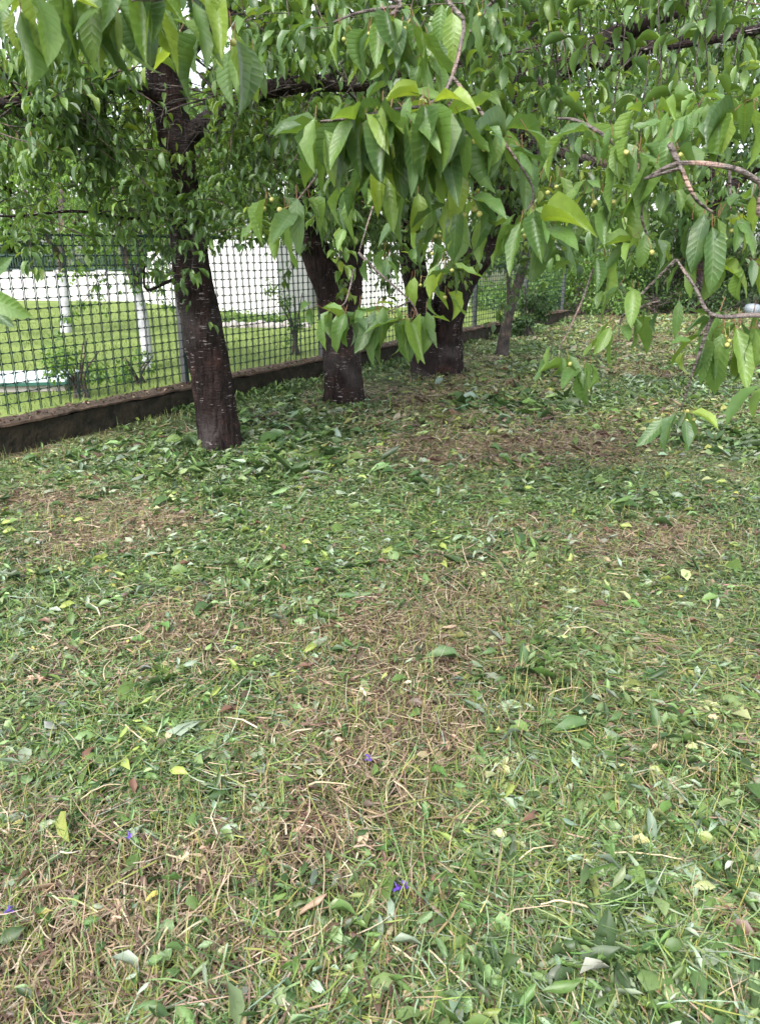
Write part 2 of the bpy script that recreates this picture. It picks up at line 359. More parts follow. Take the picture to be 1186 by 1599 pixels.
# ------------------------------------------------------------------ ground, neighbour's lawn
FA = Vector((-2.99, 5.77, 0)); FD = Vector((0.525223, 0.850965, 0)); FN = Vector((-0.850965, 0.525223, 0))   # fence line, FN to the neighbour
def side_of_fence(x, y): return (x - FA.x) * FN.x + (y - FA.y) * FN.y
def build_ground():
    mb = MB()
    xs = np.concatenate([[-600, -150, -50, -22], np.arange(-14, 20.01, 0.14), [26, 50, 150, 600]])
    ys = np.concatenate([[-300, -60, -15, -5], np.arange(-2, 22.01, 0.14), [28, 50, 120, 600]])
    X, Y = np.meshgrid(xs, ys); inside = (X > -14.1) & (X < 20.1) & (Y > -2.1) & (Y < 22.1)
    Z = np.where(inside, ground_z(X, Y), 0.0)
    Z = np.where(side_of_fence(X, Y) > 0.1, Z * 0.3 - 0.06, Z)
    nx = len(xs); i = np.arange(len(ys) - 1)[:, None] * nx + np.arange(nx - 1)[None]
    mb.add(np.stack([X, Y, Z], -1), q=np.stack([i, i + 1, i + nx + 1, i + nx], -1))
    tag(mb.build('ground', M_SOIL), kind='structure')
build_ground()
mb = MB()
a, b = FA - FD * 30 + FN * 0.16, FA + FD * 14.0 + FN * 0.16
lv = [a, b, b + FN * 14 + FD * 10, a + FN * 60]
mb.add([(k.x, k.y, 0.01) for k in lv], q=[(0, 1, 2, 3)])
tag(mb.build('lawn', M_LAWN, smooth=False), kind='structure')

# ------------------------------------------------------------------ fence: plinth, posts, moulded plastic mesh
def fp(s, z, off=0.0): return FA + FD * s + FN * off + Vector((0, 0, z))
fence = empty('mesh_fence', fp(0, 0)); tag(fence, 'dark green plastic mesh fence on a low mossy concrete kerb', 'fence')
def fence_child(mb, name, mat, smooth=False, parent=None):
    o = mb.build(name, mat, None, smooth); o.parent = parent or fence
    o.matrix_parent_inverse = Matrix.Translation(-fence.location); return o
POSTS = [-4.9, -2.6, -0.35, 2.08, 4.40, 6.60, 8.85, 11.15, 13.4]
for i in range(len(POSTS) - 1):
    s0, s1 = POSTS[i] + 0.004, POSTS[i + 1] - 0.004
    n = 48; V = []; off = RG.normal(0, 0.006); tz = 0.205 + RG.normal(0, 0.006)
    prof = [(-0.10, -0.15), (-0.10, tz - 0.03), (-0.10, tz), (0.10, tz), (0.10, tz - 0.03), (0.10, -0.15)]
    mb = MB()
    for k in range(n + 1):
        s = s0 + (s1 - s0) * k / n
        for (o, z) in prof:
            w = mnoise.noise(Vector((s * 3, o * 9, z * 9))) * 0.018 + mnoise.noise(Vector((s * 11, o * 5, z * 9))) * 0.010
            V.append(tuple(fp(s, z + (w if z > 0 else 0), o + off + w)))
    Q = [(k * 6 + j, (k + 1) * 6 + j, (k + 1) * 6 + j + 1, k * 6 + j + 1) for k in range(n) for j in range(5)]
    mb.add(V, q=Q + [(0, 1, 4, 5), (1, 2, 3, 4), (n * 6 + 5, n * 6 + 4, n * 6 + 1, n * 6), (n * 6 + 4, n * 6 + 3, n * 6 + 2, n * 6 + 1)])
    pl = fence_child(mb, 'plinth', M_CONC)
    mb = MB(); V = []                                           # worn slab on top
    for k in range(n + 1):
        s = s0 + (s1 - s0) * k / n
        for (o, z) in ((-0.122, tz + 0.012), (-0.122, tz + 0.028), (0.122, tz + 0.032), (0.122, tz + 0.012)):
            w = mnoise.noise(Vector((s * 5, o * 9, z * 9 + 4))) * 0.014 + mnoise.noise(Vector((s * 17, o * 9, z * 9 + 4))) * 0.008
            V.append(tuple(fp(s, z + w, o + off + w)))
    mb.add(V, q=[(k * 4 + j, (k + 1) * 4 + j, (k + 1) * 4 + (j + 1) % 4, k * 4 + (j + 1) % 4) for k in range(n) for j in range(4)] + [(0, 1, 2, 3), (n * 4 + 3, n * 4 + 2, n * 4 + 1, n * 4)])
    fence_child(mb, 'coping', M_COPE)
for s in POSTS:
    mb = MB(); h = 1.66
    add_box(mb, fp(s, h / 2 - 0.05, 0.05), FD * 0.026, FN * 0.026, Vector((0, 0, h / 2 + 0.05)))
    add_box(mb, fp(s, h + 0.008, 0.05), FD * 0.031, FN * 0.031, Vector((0, 0, 0.008)))
    fence_child(mb, 'post', M_POST)
CW, CHH = 0.095, 0.079
for i in range(len(POSTS) - 1):
    mb = MB(); s0, s1 = POSTS[i] + 0.01, POSTS[i + 1] - 0.01
    nv = int(round((s1 - s0) / CW)); nh = 17; z0 = 0.262
    def mp_(s, z): # sheet waves a little between the posts
        return fp(s, z, 0.012 + 0.020 * math.sin((s - s0) / (s1 - s0) * math.pi) * math.sin(z * 2 + i) + 0.006 * math.sin(s * 9 + z * 4))
    sag = lambda s: -0.02 * math.sin((s - s0) / (s1 - s0) * math.pi) * (0.5 + 0.5 * math.sin(i * 2.1))
    cw = (s1 - s0) / nv
    for a in range(nv + 1):
        s = s0 + a * cw; w = 0.0052; prev = None
        for bq in range(nh):
            za, zb = z0 + bq * CHH, z0 + (bq + 1) * CHH; sg = sag(s) * (bq / nh); sl = 0.02 * math.sin(a * 0.35 + i)
            A, B = mp_(s + sl * bq / nh, za + sg), mp_(s + sl * (bq + 1) / nh, zb + sg)
            for off in ((-.0062, .0062) if i < 4 else (0.0,)):
                ww = w * (.58 if i < 4 else .9); v = [A + FD * (off - ww) - FN * .002, A + FD * (off + ww) - FN * .002, A + FD * (off + ww) + FN * .002, A + FD * (off - ww) + FN * .002]
                u = [k + (B - A) for k in v]
                mb.add([tuple(k) for k in v + u], q=[(0, 1, 5, 4), (1, 2, 6, 5), (2, 3, 7, 6), (3, 0, 4, 7)])
            if a < nv:
                for at_ in ([B] if bq < nh - 1 else [B]):
                    s2 = s + cw; sl2 = 0.02 * math.sin((a + 1) * 0.35 + i)
                    B2 = mp_(s2 + sl2 * (bq + 1) / nh, zb + sag(s2) * (bq / nh)); hz = 0.0028 if bq < nh - 1 else 0.007
                    up = Vector((0, 0, 1))
                    row = [(B + (B2 - B) * t_, hz + e_) for t_, e_ in ((.06, .014), (.12, .007), (.22, .0022), (.4, .0), (.6, .0), (.78, .0022), (.88, .007), (.94, .014))]
                    V = []
                    for (c, e) in row: V += [c - up * e - FN * .0015, c + up * e - FN * .0015, c + up * e + FN * .0015, c - up * e + FN * .0015]
                    mb.add([tuple(k) for k in V], q=[(4 * k + j, 4 * k + (j + 1) % 4, 4 * k + 4 + (j + 1) % 4, 4 * k + 4 + j) for k in range(7) for j in range(4)])
    fence_child(mb, 'mesh_panel', M_PLAST)
mb = MB()
for i in range(len(POSTS) - 1):
    pts = [fp(POSTS[i] + (POSTS[i + 1] - POSTS[i]) * k / 6, 1.625 - 0.018 * math.sin(k / 6 * math.pi), 0.012) for k in range(7)]
    add_tube(mb, pts, [0.004] * 7, 5)
fence_child(mb, 'top_wire', M_PLAST)

# ------------------------------------------------------------------ beyond the fence: white walls, borders, odd things on the lawn
def wall_run(name, pts, h0, h1, thick, mat, label, cat, cope=None, arch=0.0, parent=None):
    mb = MB(); n = 16; P0, P1 = Vector(pts[0]), Vector(pts[1]); d = (P1 - P0); nrm = Vector((-d.y, d.x, 0)).normalized() * thick / 2
    V = []
    for k in range(n + 1):
        t = k / n; p = P0 + d * t; h = h0 + (h1 - h0) * t + arch * math.sin(t * math.pi)
        V += [p - nrm, p + nrm, p + nrm + Vector((0, 0, h)), p - nrm + Vector((0, 0, h))]
    mb.add([tuple(k) for k in V], q=[(4 * k + j, 4 * k + (j + 1) % 4, 4 * k + 4 + (j + 1) % 4, 4 * k + 4 + j) for k in range(n) for j in range(4)] + [(3, 2, 1, 0), (4 * n, 4 * n + 1, 4 * n + 2, 4 * n + 3)])
    if parent is not None: return mb.build(name, mat, parent, False)
    o = mb.build(name, mat, None, False); tag(o, label, cat); return o
g = lambda px, py: ground_at(px, py)
M_SHED2 = simple('pale_board', (0.50, 0.48, 0.50), (0.64, 0.62, 0.64), 3.0, 0.8, 0.1, 0.01)
low = empty('garden_wall'); tag(low, 'long low white garden wall behind the lawn at the fence\'s left end', 'wall')
wall_run('wall_body', (g(-260, 466), g(231, 471)), 0.80, 0.86, 0.22, M_WHITE, '', '', parent=low)
for k in range(9):                                                     # piers and coping slabs of the low wall
    m2 = MB(); p = g(-260, 466).lerp(g(231, 471), k / 8.0); add_box(m2, p + Vector((0, -.03, .45)), (.16, 0, 0), (0, .16, 0), (0, 0, .45)); m2.build('pier', M_SHED2, low, False)
mb = MB()                                                              # dark railing on the wall
A, B = g(-260, 466), g(231, 471)
for k in range(120):
    p = A.lerp(B, (k + 0.5) / 120); add_box(mb, p + Vector((0, 0, 1.12)), (0.012, 0, 0), (0, 0.012, 0), (0, 0, 0.24))
for z in (0.92, 1.32): add_box(mb, (A + B) / 2 + Vector((0, 0, z)), (B - A) / 2, (0, 0.013, 0), (0, 0, 0.014))
tag(mb.build('railing', M_PLAST, low, False), kind='stuff')
M_SHED2_ = simple('pale_board', (0.62, 0.60, 0.62), (0.74, 0.72, 0.74), 3.0, 0.8, 0.1, 0.01)
shed = empty('white_shed'); tag(shed, 'tall white rendered shed wall with a rounded top behind the lawn', 'shed')
wall_run('front_wall', (g(226, 473), g(428, 494)), 1.32, 1.78, 0.2, M_WHITE, '', '', arch=0.10, parent=shed)
for k in range(1, 8):
    m2 = MB(); p = g(226, 473).lerp(g(428, 494), k / 8.0); dd_ = (g(428, 494) - g(226, 473)).normalized(); nn_ = Vector((dd_.y, -dd_.x, 0)); add_box(m2, p + nn_ * .105 + Vector((0, 0, .62)), dd_ * .03, nn_ * .02, (0, 0, .62)); m2.build('batten', M_SHED2, shed, False)
wall_run('side_wall', (g(430, 494.2), g(494, 478)), 1.60, 1.70, 0.2, M_SHED2, '', '', parent=shed)
wall_run('back_wall', (g(497, 477), g(300, 464)), 1.9, 1.6, 0.2, M_WHITE, '', '', parent=shed)
mb = MB()
A, B, Cc, Dd = g(222, 473.4), g(432, 495), g(500, 477), g(300, 463)
pr = empty('panel_fence'); tag(pr, 'white fence of upright panels seen between the two farther trunks', 'fence')
A, B = g(500, 482), g(735, 478); npan = 12
for k in range(npan):
    m2 = MB(); p0, p1 = A.lerp(B, k / npan), A.lerp(B, (k + 0.93) / npan); c = (p0 + p1) / 2
    add_box(m2, c + Vector((0, 0.0, 0.86)), (p1 - p0) / 2, (0, 0.02, 0), (0, 0, 0.86)); m2.build('panel', M_WHITE, pr, False)
m2 = MB(); add_box(m2, (A + B) / 2 + Vector((0, 0.06, 1.55)), (B - A) / 2, (0, 0.03, 0), (0, 0, 0.05)); m2.build('rail', M_WHITE, pr, False)
m2 = MB(); add_box(m2, (A + B) / 2 + Vector((0, 0.06, 0.3)), (B - A) / 2, (0, 0.03, 0), (0, 0, 0.05)); m2.build('rail', M_WHITE, pr, False)

M_TEAL = simple('pale_blue_board', (0.52, 0.62, 0.64), (0.62, 0.70, 0.72), 4, 0.5, 0.05, 0.003)
M_TEALD = simple('green_edge', (0.015, 0.075, 0.055), (0.025, 0.10, 0.075), 6, 0.5, 0.05, 0.003)
M_STONE = simple('border_stone', (0.22, 0.20, 0.19), (0.42, 0.39, 0.37), 9, 0.85, 0.6, 0.03)
box = empty('sand_box', (-4.25, 8.6, 0)); tag(box, 'low sandbox with pale blue lid and green edge on the lawn', 'sandbox')
m2 = MB(); add_box(m2, (0, 0, 0.05), (0.72, 0.1, 0), (-0.05, 0.36, 0), (0, 0, 0.035)); m2.build('base', M_STONE, box, False)
m2 = MB(); add_box(m2, (0, 0, 0.103), (0.76, 0.1, 0), (-0.05, 0.40, 0), (0, 0, 0.016)); m2.build('edge', M_TEALD, box, False)
m2 = MB(); add_box(m2, (0, 0.0, 0.13), (0.74, 0.1, 0), (-0.05, 0.385, 0), (0, 0, 0.009)); m2.build('lid', M_TEAL, box, False)
# flower border with stone edging
bed = empty('flower_bed', g(385, 512)); tag(bed, 'leafy flower bed edged with dark stones in front of white shed', 'flower bed')
st_me = []
for s in range(3):
    mb2 = MB(); n = 8; V = []
    for i, (zz, rr) in enumerate(((-0.05, 0.11), (0.05, 0.12), (0.10, 0.08))):
        for k in range(n):
            r = rr * (1 + 0.25 * random.uniform(-1, 1)); V.append((1.3 * r * math.cos(k * math.tau / n), r * math.sin(k * math.tau / n), zz))
    V.append((0, 0, 0.12))
    mb2.add(V, q=[(i * n + k, i * n + (k + 1) % n, (i + 1) * n + (k + 1) % n, (i + 1) * n + k) for i in range(2) for k in range(n)], t=[(2 * n + k, 2 * n + (k + 1) % n, 3 * n) for k in range(n)])
    me = mb2.mesh('stone'); me.materials.append(M_STONE); st_me.append(me)
for k in range(14):
    o = bpy.data.objects.new('stone', random.choice(st_me)); link(o, bed); o.location = (-1.15 + k * 0.18, random.uniform(-.06, .06), 0.02); o.rotation_euler.z = random.uniform(0, 6); o.scale = (0.8, 0.8, random.uniform(.7, 1.2))

def tri_noise_leafball(n, c, rad, L0, L1, mb, temps, dark=0.0, droop=0.3):
    u = RG.normal(0, 1, (n, 3)); u /= np.linalg.norm(u, axis=1, keepdims=True); r = RG.random(n) ** 0.45
    O = np.array(c) + u * r[:, None] * np.array(rad)
    D = u * 0.6 + RG.normal(0, 0.6, (n, 3)); D[:, 2] -= droop; N = u * 0.5 + RG.normal(0, 0.4, (n, 3)); N[:, 2] += 0.8
    add_leaves(mb, O, D, N, RG.uniform(L0, L1, n), temps, np.repeat(np.clip(RG.normal(0.5, 0.28, n), 0, 1)[:, None], 3, 1))
mb = MB()
for k in range(10): tri_noise_leafball(120, (bed.location.x - 1.05 + k * 0.23, bed.location.y + 0.35, 0.16), (0.22, 0.25, 0.17), 0.05, 0.1, mb, FAR)
o = mb.build('foliage', M_PLUM, None); o.parent = bed; o.matrix_parent_inverse = Matrix.Translation(-bed.location); tag(o, kind='stuff')

# ------------------------------------------------------------------ trees
V3 = lambda x, y, z: Vector((x, y, z))
GAPS = ((215, 325, 70, 235, .10), (325, 365, 0, 60, .1), (160, 200, 130, 190, .15), (380, 580, 105, 150, .1), (860, 1200, -20, 140, .38), (790, 950, 200, 260, .15))    # where trunk, limbs or sky show
class Tree:
    def __init__(self, name, label, cat='tree', base=(0, 0, 0), group=None):
        self.root = empty(name, base); tag(self.root, label, cat, group); self.base = Vector(base)
        self.inv = Matrix.Translation(-self.base)
        self.O, self.D, self.N, self.L, self.limbs = [], [], [], [], []; self.tw = MB()
    def put(self, o, parent=None):
        o.parent = parent or self.root; o.matrix_parent_inverse = self.inv; return o
    def wood(self, name, pts, rad, mat, seg=20, n=None, rough=0.06, flare=0.0, limb=True, fscale=9.0):
        length = sum((Vector(pts[i + 1]) - Vector(pts[i])).length for i in range(len(pts) - 1))
        n = n or max(8, int(length / 0.045)); n = min(n, 90)
        P, Rr = resample(pts, rad, n); mb = MB(); add_tube(mb, P, Rr, seg, rough, random.random() * 50, True, flare, fscale)
        o = self.put(mb.build(name, mat))
        if limb: self.limbs.append((P, Rr))
        return o
    def spur(self, p, n, L=(0.08, 0.12), face=None, pitch=(5, 82), jit=0.015):
        for k in range(n):
            a = random.uniform(0, math.tau) if face is None else face + random.gauss(0, 0.9)
            e = R(random.uniform(*pitch)); d = Vector((math.cos(a) * math.cos(e), math.sin(a) * math.cos(e), -math.sin(e)))
            nn = Vector((math.cos(a) * math.sin(e), math.sin(a) * math.sin(e), math.cos(e))) + Vector((random.gauss(0, .25), random.gauss(0, .25), random.gauss(0, .25)))
            l = random.uniform(*L) * random.choice((.62, .85, 1.0, 1.0, 1.12))
            o = p + Vector((math.cos(a), math.sin(a), -0.3)) * 0.02 + Vector((random.gauss(0, jit), random.gauss(0, jit), random.gauss(0, jit)))
            self.O.append(o); self.D.append(d); self.N.append(nn); self.L.append(l)
    def twig(self, p, d, length, rad, L=(0.08, 0.12), step=0.10, leaves=(3, 6), droop=0.35, sub=0.0):
        pts = [p.copy()]; q = p.copy(); d = d.normalized(); n = max(4, int(length / 0.12)); acc = 0.0
        for i in range(n):
            d = (d + Vector((random.gauss(0, .12), random.gauss(0, .12), random.gauss(0, .10) - droop * 0.12))).normalized()
            q = q + d * (length / n); pts.append(q.copy()); acc += length / n
            while acc > step:
                acc -= step
                if i > 0: self.spur(q + Vector((random.gauss(0, .02), random.gauss(0, .02), random.gauss(0, .02))), random.randint(*leaves), L)
            if sub and random.random() < sub and i > 0:
                self.twig(q, d + Vector((random.gauss(0, .8), random.gauss(0, .8), random.gauss(-0.1, .5))), length * 0.45, rad * 0.55, L, step, leaves, droop, 0)
        add_tube(self.tw, pts, [rad * (1 - 0.75 * k / n) for k in range(n + 1)], 5)
    def sprays(self, count, length=(0.6, 1.4), L=(0.08, 0.12), tmin=0.25, up=0.15, rad=0.009, only=None, sub=0.25, leaves=(3, 6), step=0.10):
        lim = self.limbs if only is None else [self.limbs[k] for k in only]
        w = [len(l[0]) for l in lim]
        for _ in range(count):
            P, Rr = random.choices(lim, w)[0]; i = int((tmin + (1 - tmin) * random.random()) * (len(P) - 1))
            a = random.uniform(0, math.tau); self.twig(P[i], Vector((math.cos(a), math.sin(a), random.gauss(up, .45))), random.uniform(*length), rad, L, step, leaves, 0.4, sub)
    def shoot(self, tgt, L=(0.07, 0.11), rad=.0042, leaves=(4, 7), near=5, only=None, step=.09):
        """a thin arching branch from a limb to the target, leafy towards its end"""
        cand = []
        for P, Rr in (self.limbs if only is None else [self.limbs[k] for k in only]):
            for i in range(len(P) // 6, len(P), 3): cand.append(((P[i] - tgt).length - 0.35 * (P[i].z > tgt.z), P[i]))
        cand.sort(key=lambda k: k[0]); p = random.choice(cand[:near])[1]; d = tgt - p; ln = d.length
        mid = p.lerp(tgt, .5) + V3(random.gauss(0, .07), random.gauss(0, .07), .12 * ln + random.gauss(0, .05)); P2, R2 = resample([p, mid, tgt], [rad * (.7 + .5 * ln), rad * .8, rad * .35], max(8, int(ln / .09)))
        add_tube(self.tw, P2, R2, 5); acc = 0
        for i in range(1, len(P2)):
            acc += (P2[i] - P2[i - 1]).length
            if acc > step and i > len(P2) * .12:
                acc = 0; self.spur(P2[i], random.randint(*leaves), L, jit=.035, pitch=(-25, 80))
                if random.random() < .4: self.twig(P2[i], V3(random.gauss(0, 1), random.gauss(0, 1), random.gauss(-.1, .5)), random.uniform(.2, .5), rad * .5, L, step, leaves, .4)
    def fill(self, n, x0, x1, y0, y1, Y0, Y1, **k):
        k0 = 0
        while k0 < n:
            x, y = random.uniform(x0, x1), random.uniform(y0, y1)
            if any(a <= x <= b and c <= y <= d for a, b, c, d, _k in GAPS) and random.random() < .9: continue
            self.shoot(at(x, y, random.uniform(Y0, Y1)), **k); k0 += 1
    def finish(self, mat_fol, mat_tw, mat_leaf=None, single=0, temps=MID, cull=None, parent_of=None):
        if self.tw.n: tag(self.put(self.tw.build('twigs', mat_tw)), kind='stuff')
        if not self.O: return
        O, D, N, L = (np.array([tuple(k) for k in x]) if x is not self.L else np.array(x) for x in (self.O, self.D, self.N, self.L))
        if cull is not None: m = cull(O); O, D, N, L = O[m], D[m], N[m], L[m]
        single_m = np.zeros(len(O), bool)
        if single:
            px, py, zc = project(O + D * L[:, None] * 0.5); vis = (px > -20) & (px < 1206) & (py > -30) & (py < 1620) & (zc > 0.3)
            size = np.where(vis, L / np.maximum(zc, .3), 0); idx = np.argsort(-size)[:single]; idx = idx[size[idx] * FPX > 9]; single_m[idx] = True
            place_leaves(self, O[idx], D[idx], N[idx], L[idx], mat_leaf)
        r = ~single_m
        if r.any():
            mb = MB(); C = np.repeat(np.clip(RG.normal(0.0, 0.2, int(r.sum())) + .05 + .85 * vnoise(O[r][:, 0] + O[r][:, 1] * .6, O[r][:, 2] + O[r][:, 1] * .3, .35, 31), 0, 1)[:, None], 3, 1)
            add_leaves(mb, O[r], D[r], N[r], L[r], temps, C)
            tag(self.put(mb.build('foliage', mat_fol)), kind='stuff')
_leafmesh = {}
def leaf_meshes(mat):
    if mat.name not in _leafmesh:
        out = []
        for tv, tq, tuv in NEAR:
            mb = MB(); mb.add(tv, q=tq, uv=tuv)
            s = np.array([(-0.22, 0, 0.03), (0.02, 0.0, 0.0)])                          # leaf stalk as a thin prism
            vs = [(x, y, z + dz) for (x, _, z) in s for y, dz in ((-0.009, 0), (0.009, 0), (0, -0.014))]
            mb.add(vs, q=[(0, 1, 4, 3), (1, 2, 5, 4), (2, 0, 3, 5)], uv=np.full((6, 2), 0.5))
            me = mb.mesh('leaf'); me.materials.append(mat); me.materials.append(M_STEM)
            for k in range(3): me.polygons[len(me.polygons) - 1 - k].material_index = 1
            out.append(me)
        _leafmesh[mat.name] = out
    return _leafmesh[mat.name]
def place_leaves(tree, O, D, N, L, mat, parent=None, inv=None):
    if len(O) == 0: return
    ms = leaf_meshes(mat); D, Y, Z = frames(D, N)
    for k in range(len(O)):
        o = bpy.data.objects.new('leaf', random.choice(ms)); l = float(L[k]); w = l * random.uniform(0.74, 1.02)
        M = Matrix(((D[k][0] * l, Y[k][0] * w, Z[k][0] * l, O[k][0]), (D[k][1] * l, Y[k][1] * w, Z[k][1] * l, O[k][1]), (D[k][2] * l, Y[k][2] * w, Z[k][2] * l, O[k][2]), (0, 0, 0, 1)))
        link(o); o.parent = parent or tree.root; o.matrix_parent_inverse = inv or tree.inv; o.matrix_basis = M

def pts(Y0, *p):                         # joints given as photo pixels, optional own distance
    return [at(k[0], k[1], k[2] if len(k) > 2 else Y0) for k in p]

# --- the near trunk by the fence
A = Tree('cherry_tree', 'dark cherry trunk standing closest, leaning left against the fence', 'tree', ground_at(343, 700))
A.wood('trunk', [A.base + Vector((0.01, 0, -0.08))] + pts(5.87, (341, 680), (331, 600), (314, 500), (299, 420), (288, 340), (280, 250), (267, 170), (253, 110), (238, 40), (222, -70)),
       [.140, .140, .150, .144, .130, .121, .113, .116, .105, .09, .072], M_BARK, 56, 90, 0.125, 0.42, limb=False)
A.wood('limb', pts(5.87, (284, 225), (322, 190, 5.8), (395, 147, 5.6), (480, 131, 5.4), (585, 128, 5.1), (720, 95, 4.8)), [.07, .062, .058, .05, .042, .02], M_BARK, 14)
A.wood('limb', pts(5.87, (268, 165), (205, 135, 5.6), (110, 150, 5.2), (10, 160, 4.9), (-120, 150, 4.7)), [.06, .04, .032, .026, .015], M_BARK, 12)
A.wood('limb', pts(5.87, (256, 120), (310, 60, 6.1), (370, 10, 6.4), (440, -60, 6.7)), [.075, .06, .05, .03], M_BARK, 12)
A.wood('limb', [at(236, 30, 5.87), Vector((-1.55, 5.0, 3.5)), Vector((-1.2, 3.4, 3.25)), Vector((-.85, 2.1, 2.6)), Vector((-.6, 1.25, 2.18)), Vector((-.45, .85, 2.0))], [.07, .055, .042, .028, .014, .008], M_BARK, 12)
A.wood('limb', [at(222, -60, 5.87), Vector((-2.6, 6.2, 4.1)), Vector((-3.6, 6.6, 4.6)), Vector((-4.4, 7.2, 4.8))], [.07, .055, .035, .02], M_BARK, 10)
A.wood('limb', pts(5.87, (300, 425), (262, 440, 5.8), (228, 452, 5.75), (226, 410, 5.7)), [.016, .013, .010, .006], M_BARK, 8, limb=False)
A.sprays(34, (0.5, 1.2), (0.075, 0.115), 0.3, only=[0]); A.sprays(26, (0.5, 1.1), (0.075, 0.115), 0.2, only=[1]); A.sprays(14, (0.6, 1.3), tmin=0.2, only=[2]); A.sprays(8, (0.6, 1.3), tmin=0.1, only=[4])
A.sprays(10, (0.4, 0.8), tmin=0.3, only=[3])
for (px, py, n) in ((310, 385, 3), (300, 470, 3), (345, 385, 2), (325, 505, 4), (300, 335, 4), (275, 325, 5), (250, 300, 4)): A.spur(at(px, py, 5.6), n, (0.06, 0.1))

# --- second trunk, forked
B = Tree('cherry_tree', 'forked dark cherry trunk in the middle of the row of three', 'tree', ground_at(538, 631))
B.wood('trunk', [B.base + Vector((0, 0, -0.08))] + pts(7.65, (537, 615), (533, 560), (529, 510), (517, 455), (497, 405), (478, 340), (463, 230), (448, 100), (430, -40)), [.165, .165, .182, .178, .15, .142, .125, .105, .09, .07], M_BARK, 52, 90, 0.125, 0.4)
B.wood('stem', pts(7.65, (533, 535), (545, 480), (549, 420), (555, 360), (562, 250), (568, 130), (580, 0), (595, -80)), [.10, .115, .105, .10, .095, .085, .07, .05], M_BARK, 24)
B.wood('limb', pts(7.6, (565, 150), (640, 165, 7.2), (720, 185, 6.8), (830, 200, 6.3)), [.06, .045, .035, .02], M_BARK, 12)
B.wood('limb', pts(7.6, (455, 180), (390, 150, 7.3), (320, 160, 7.0)), [.05, .04, .02], M_BARK, 10)
B.sprays(16, (0.6, 1.3), tmin=0.55, only=[0]); B.sprays(14, (0.6, 1.3), tmin=0.5, only=[1]); B.sprays(20, (0.6, 1.2), tmin=0.2, only=[2]); B.sprays(12, (0.5, 1.0), tmin=0.2, only=[3])

# --- third trunk, two stems
C = Tree('cherry_tree', 'thick two stemmed dark cherry trunk farthest along the row', 'tree', ground_at(680, 585))
C.wood('trunk', [ground_at(693, 582) + Vector((0, 0, -0.08))] + pts(9.65, (692, 570), (697, 500), (715, 440), (752, 385), (785, 335), (806, 270), (822, 190), (828, 110), (818, 20), (805, -60)), [.21, .21, .20, .20, .20, .185, .18, .20, .18, .14, .10], M_BARK, 52, 90, 0.125, 0.32)
C.wood('stem', [ground_at(662, 588) + Vector((0, 0, -0.08))] + pts(9.5, (662, 570), (659, 500), (648, 430), (634, 350), (626, 280), (612, 180), (590, 60), (575, -40)), [.17, .17, .16, .15, .13, .10, .085, .07, .05], M_BARK, 26, None, 0.07, 0.15)
C.wood('limb', pts(9.6, (826, 150), (885, 100, 9.4), (950, 62, 9.2), (1020, 30, 9.0), (1090, 5, 8.8), (1200, -35, 8.5)), [.13, .115, .105, .085, .06, .03], M_BARK, 14)
C.wood('limb', pts(9.6, (905, 88, 9.35), (965, 100, 9.0), (1003, 76, 8.8), (1060, 62, 8.6), (1125, 52, 8.4), (1220, 40, 8.2)), [.07, .085, .075, .05, .035, .02], M_BARK, 12)
C.wood('limb', pts(9.6, (820, 205), (860, 232, 8.8), (925, 252, 8.0), (1000, 262, 7.2)), [.06, .052, .045, .02], M_BARK2, 12)
C.wood('limb', pts(9.6, (815, 60), (760, 10, 9.3), (700, -50, 9.0)), [.11, .08, .05], M_BARK, 12)
C.sprays(20, (0.7, 1.5), tmin=0.45, only=[0]); C.sprays(16, (0.6, 1.3), tmin=0.5, only=[1]); C.sprays(16, (0.7, 1.4), tmin=0.35, only=[2]); C.sprays(12, (0.6, 1.4), tmin=0.2, only=[3]); C.sprays(18, (0.5, 1.2), tmin=0.2, only=[4]); C.sprays(14, (0.7, 1.5), only=[5])
A.wood('limb', pts(5.87, (290, 330), (210, 342, 5.5), (120, 330, 5.2), (20, 338, 4.9), (-60, 330, 4.7)), [.013, .011, .009, .007, .004], M_BARK, 8)
A.fill(38, -40, 260, 160, 355, 4.5, 6.2, L=(.06, .095)); A.fill(28, 240, 480, 180, 345, 4.6, 6.2, L=(.055, .09)); A.fill(18, -40, 480, -10, 180, 4.4, 6.5); A.fill(8, 300, 420, 330, 380, 4.8, 5.6, L=(.06, .09)); A.fill(5, -40, 200, 345, 400, 4.8, 5.5, L=(.04, .075), leaves=(2, 4))
B.fill(30, 420, 660, 20, 330, 6.0, 7.5); B.fill(8, 560, 640, 300, 400, 6.5, 7.5)
C.fill(24, 560, 860, 150, 380, 7.6, 9.2); C.fill(16, 830, 1200, 150, 330, 6.0, 9.0); C.fill(16, 640, 900, -20, 160, 7, 9); C.fill(10, 600, 720, 300, 440, 8.2, 9.0)
def thin(O):                 # leaves are sparse where limbs, trunk or sky show
    px, py, zc = project(O); m = np.ones(len(O), bool)
    for a, b, c, d, keep in GAPS: m &= ~((px > a) & (px < b) & (py > c) & (py < d) & (RG.random(len(O)) > keep))
    return m
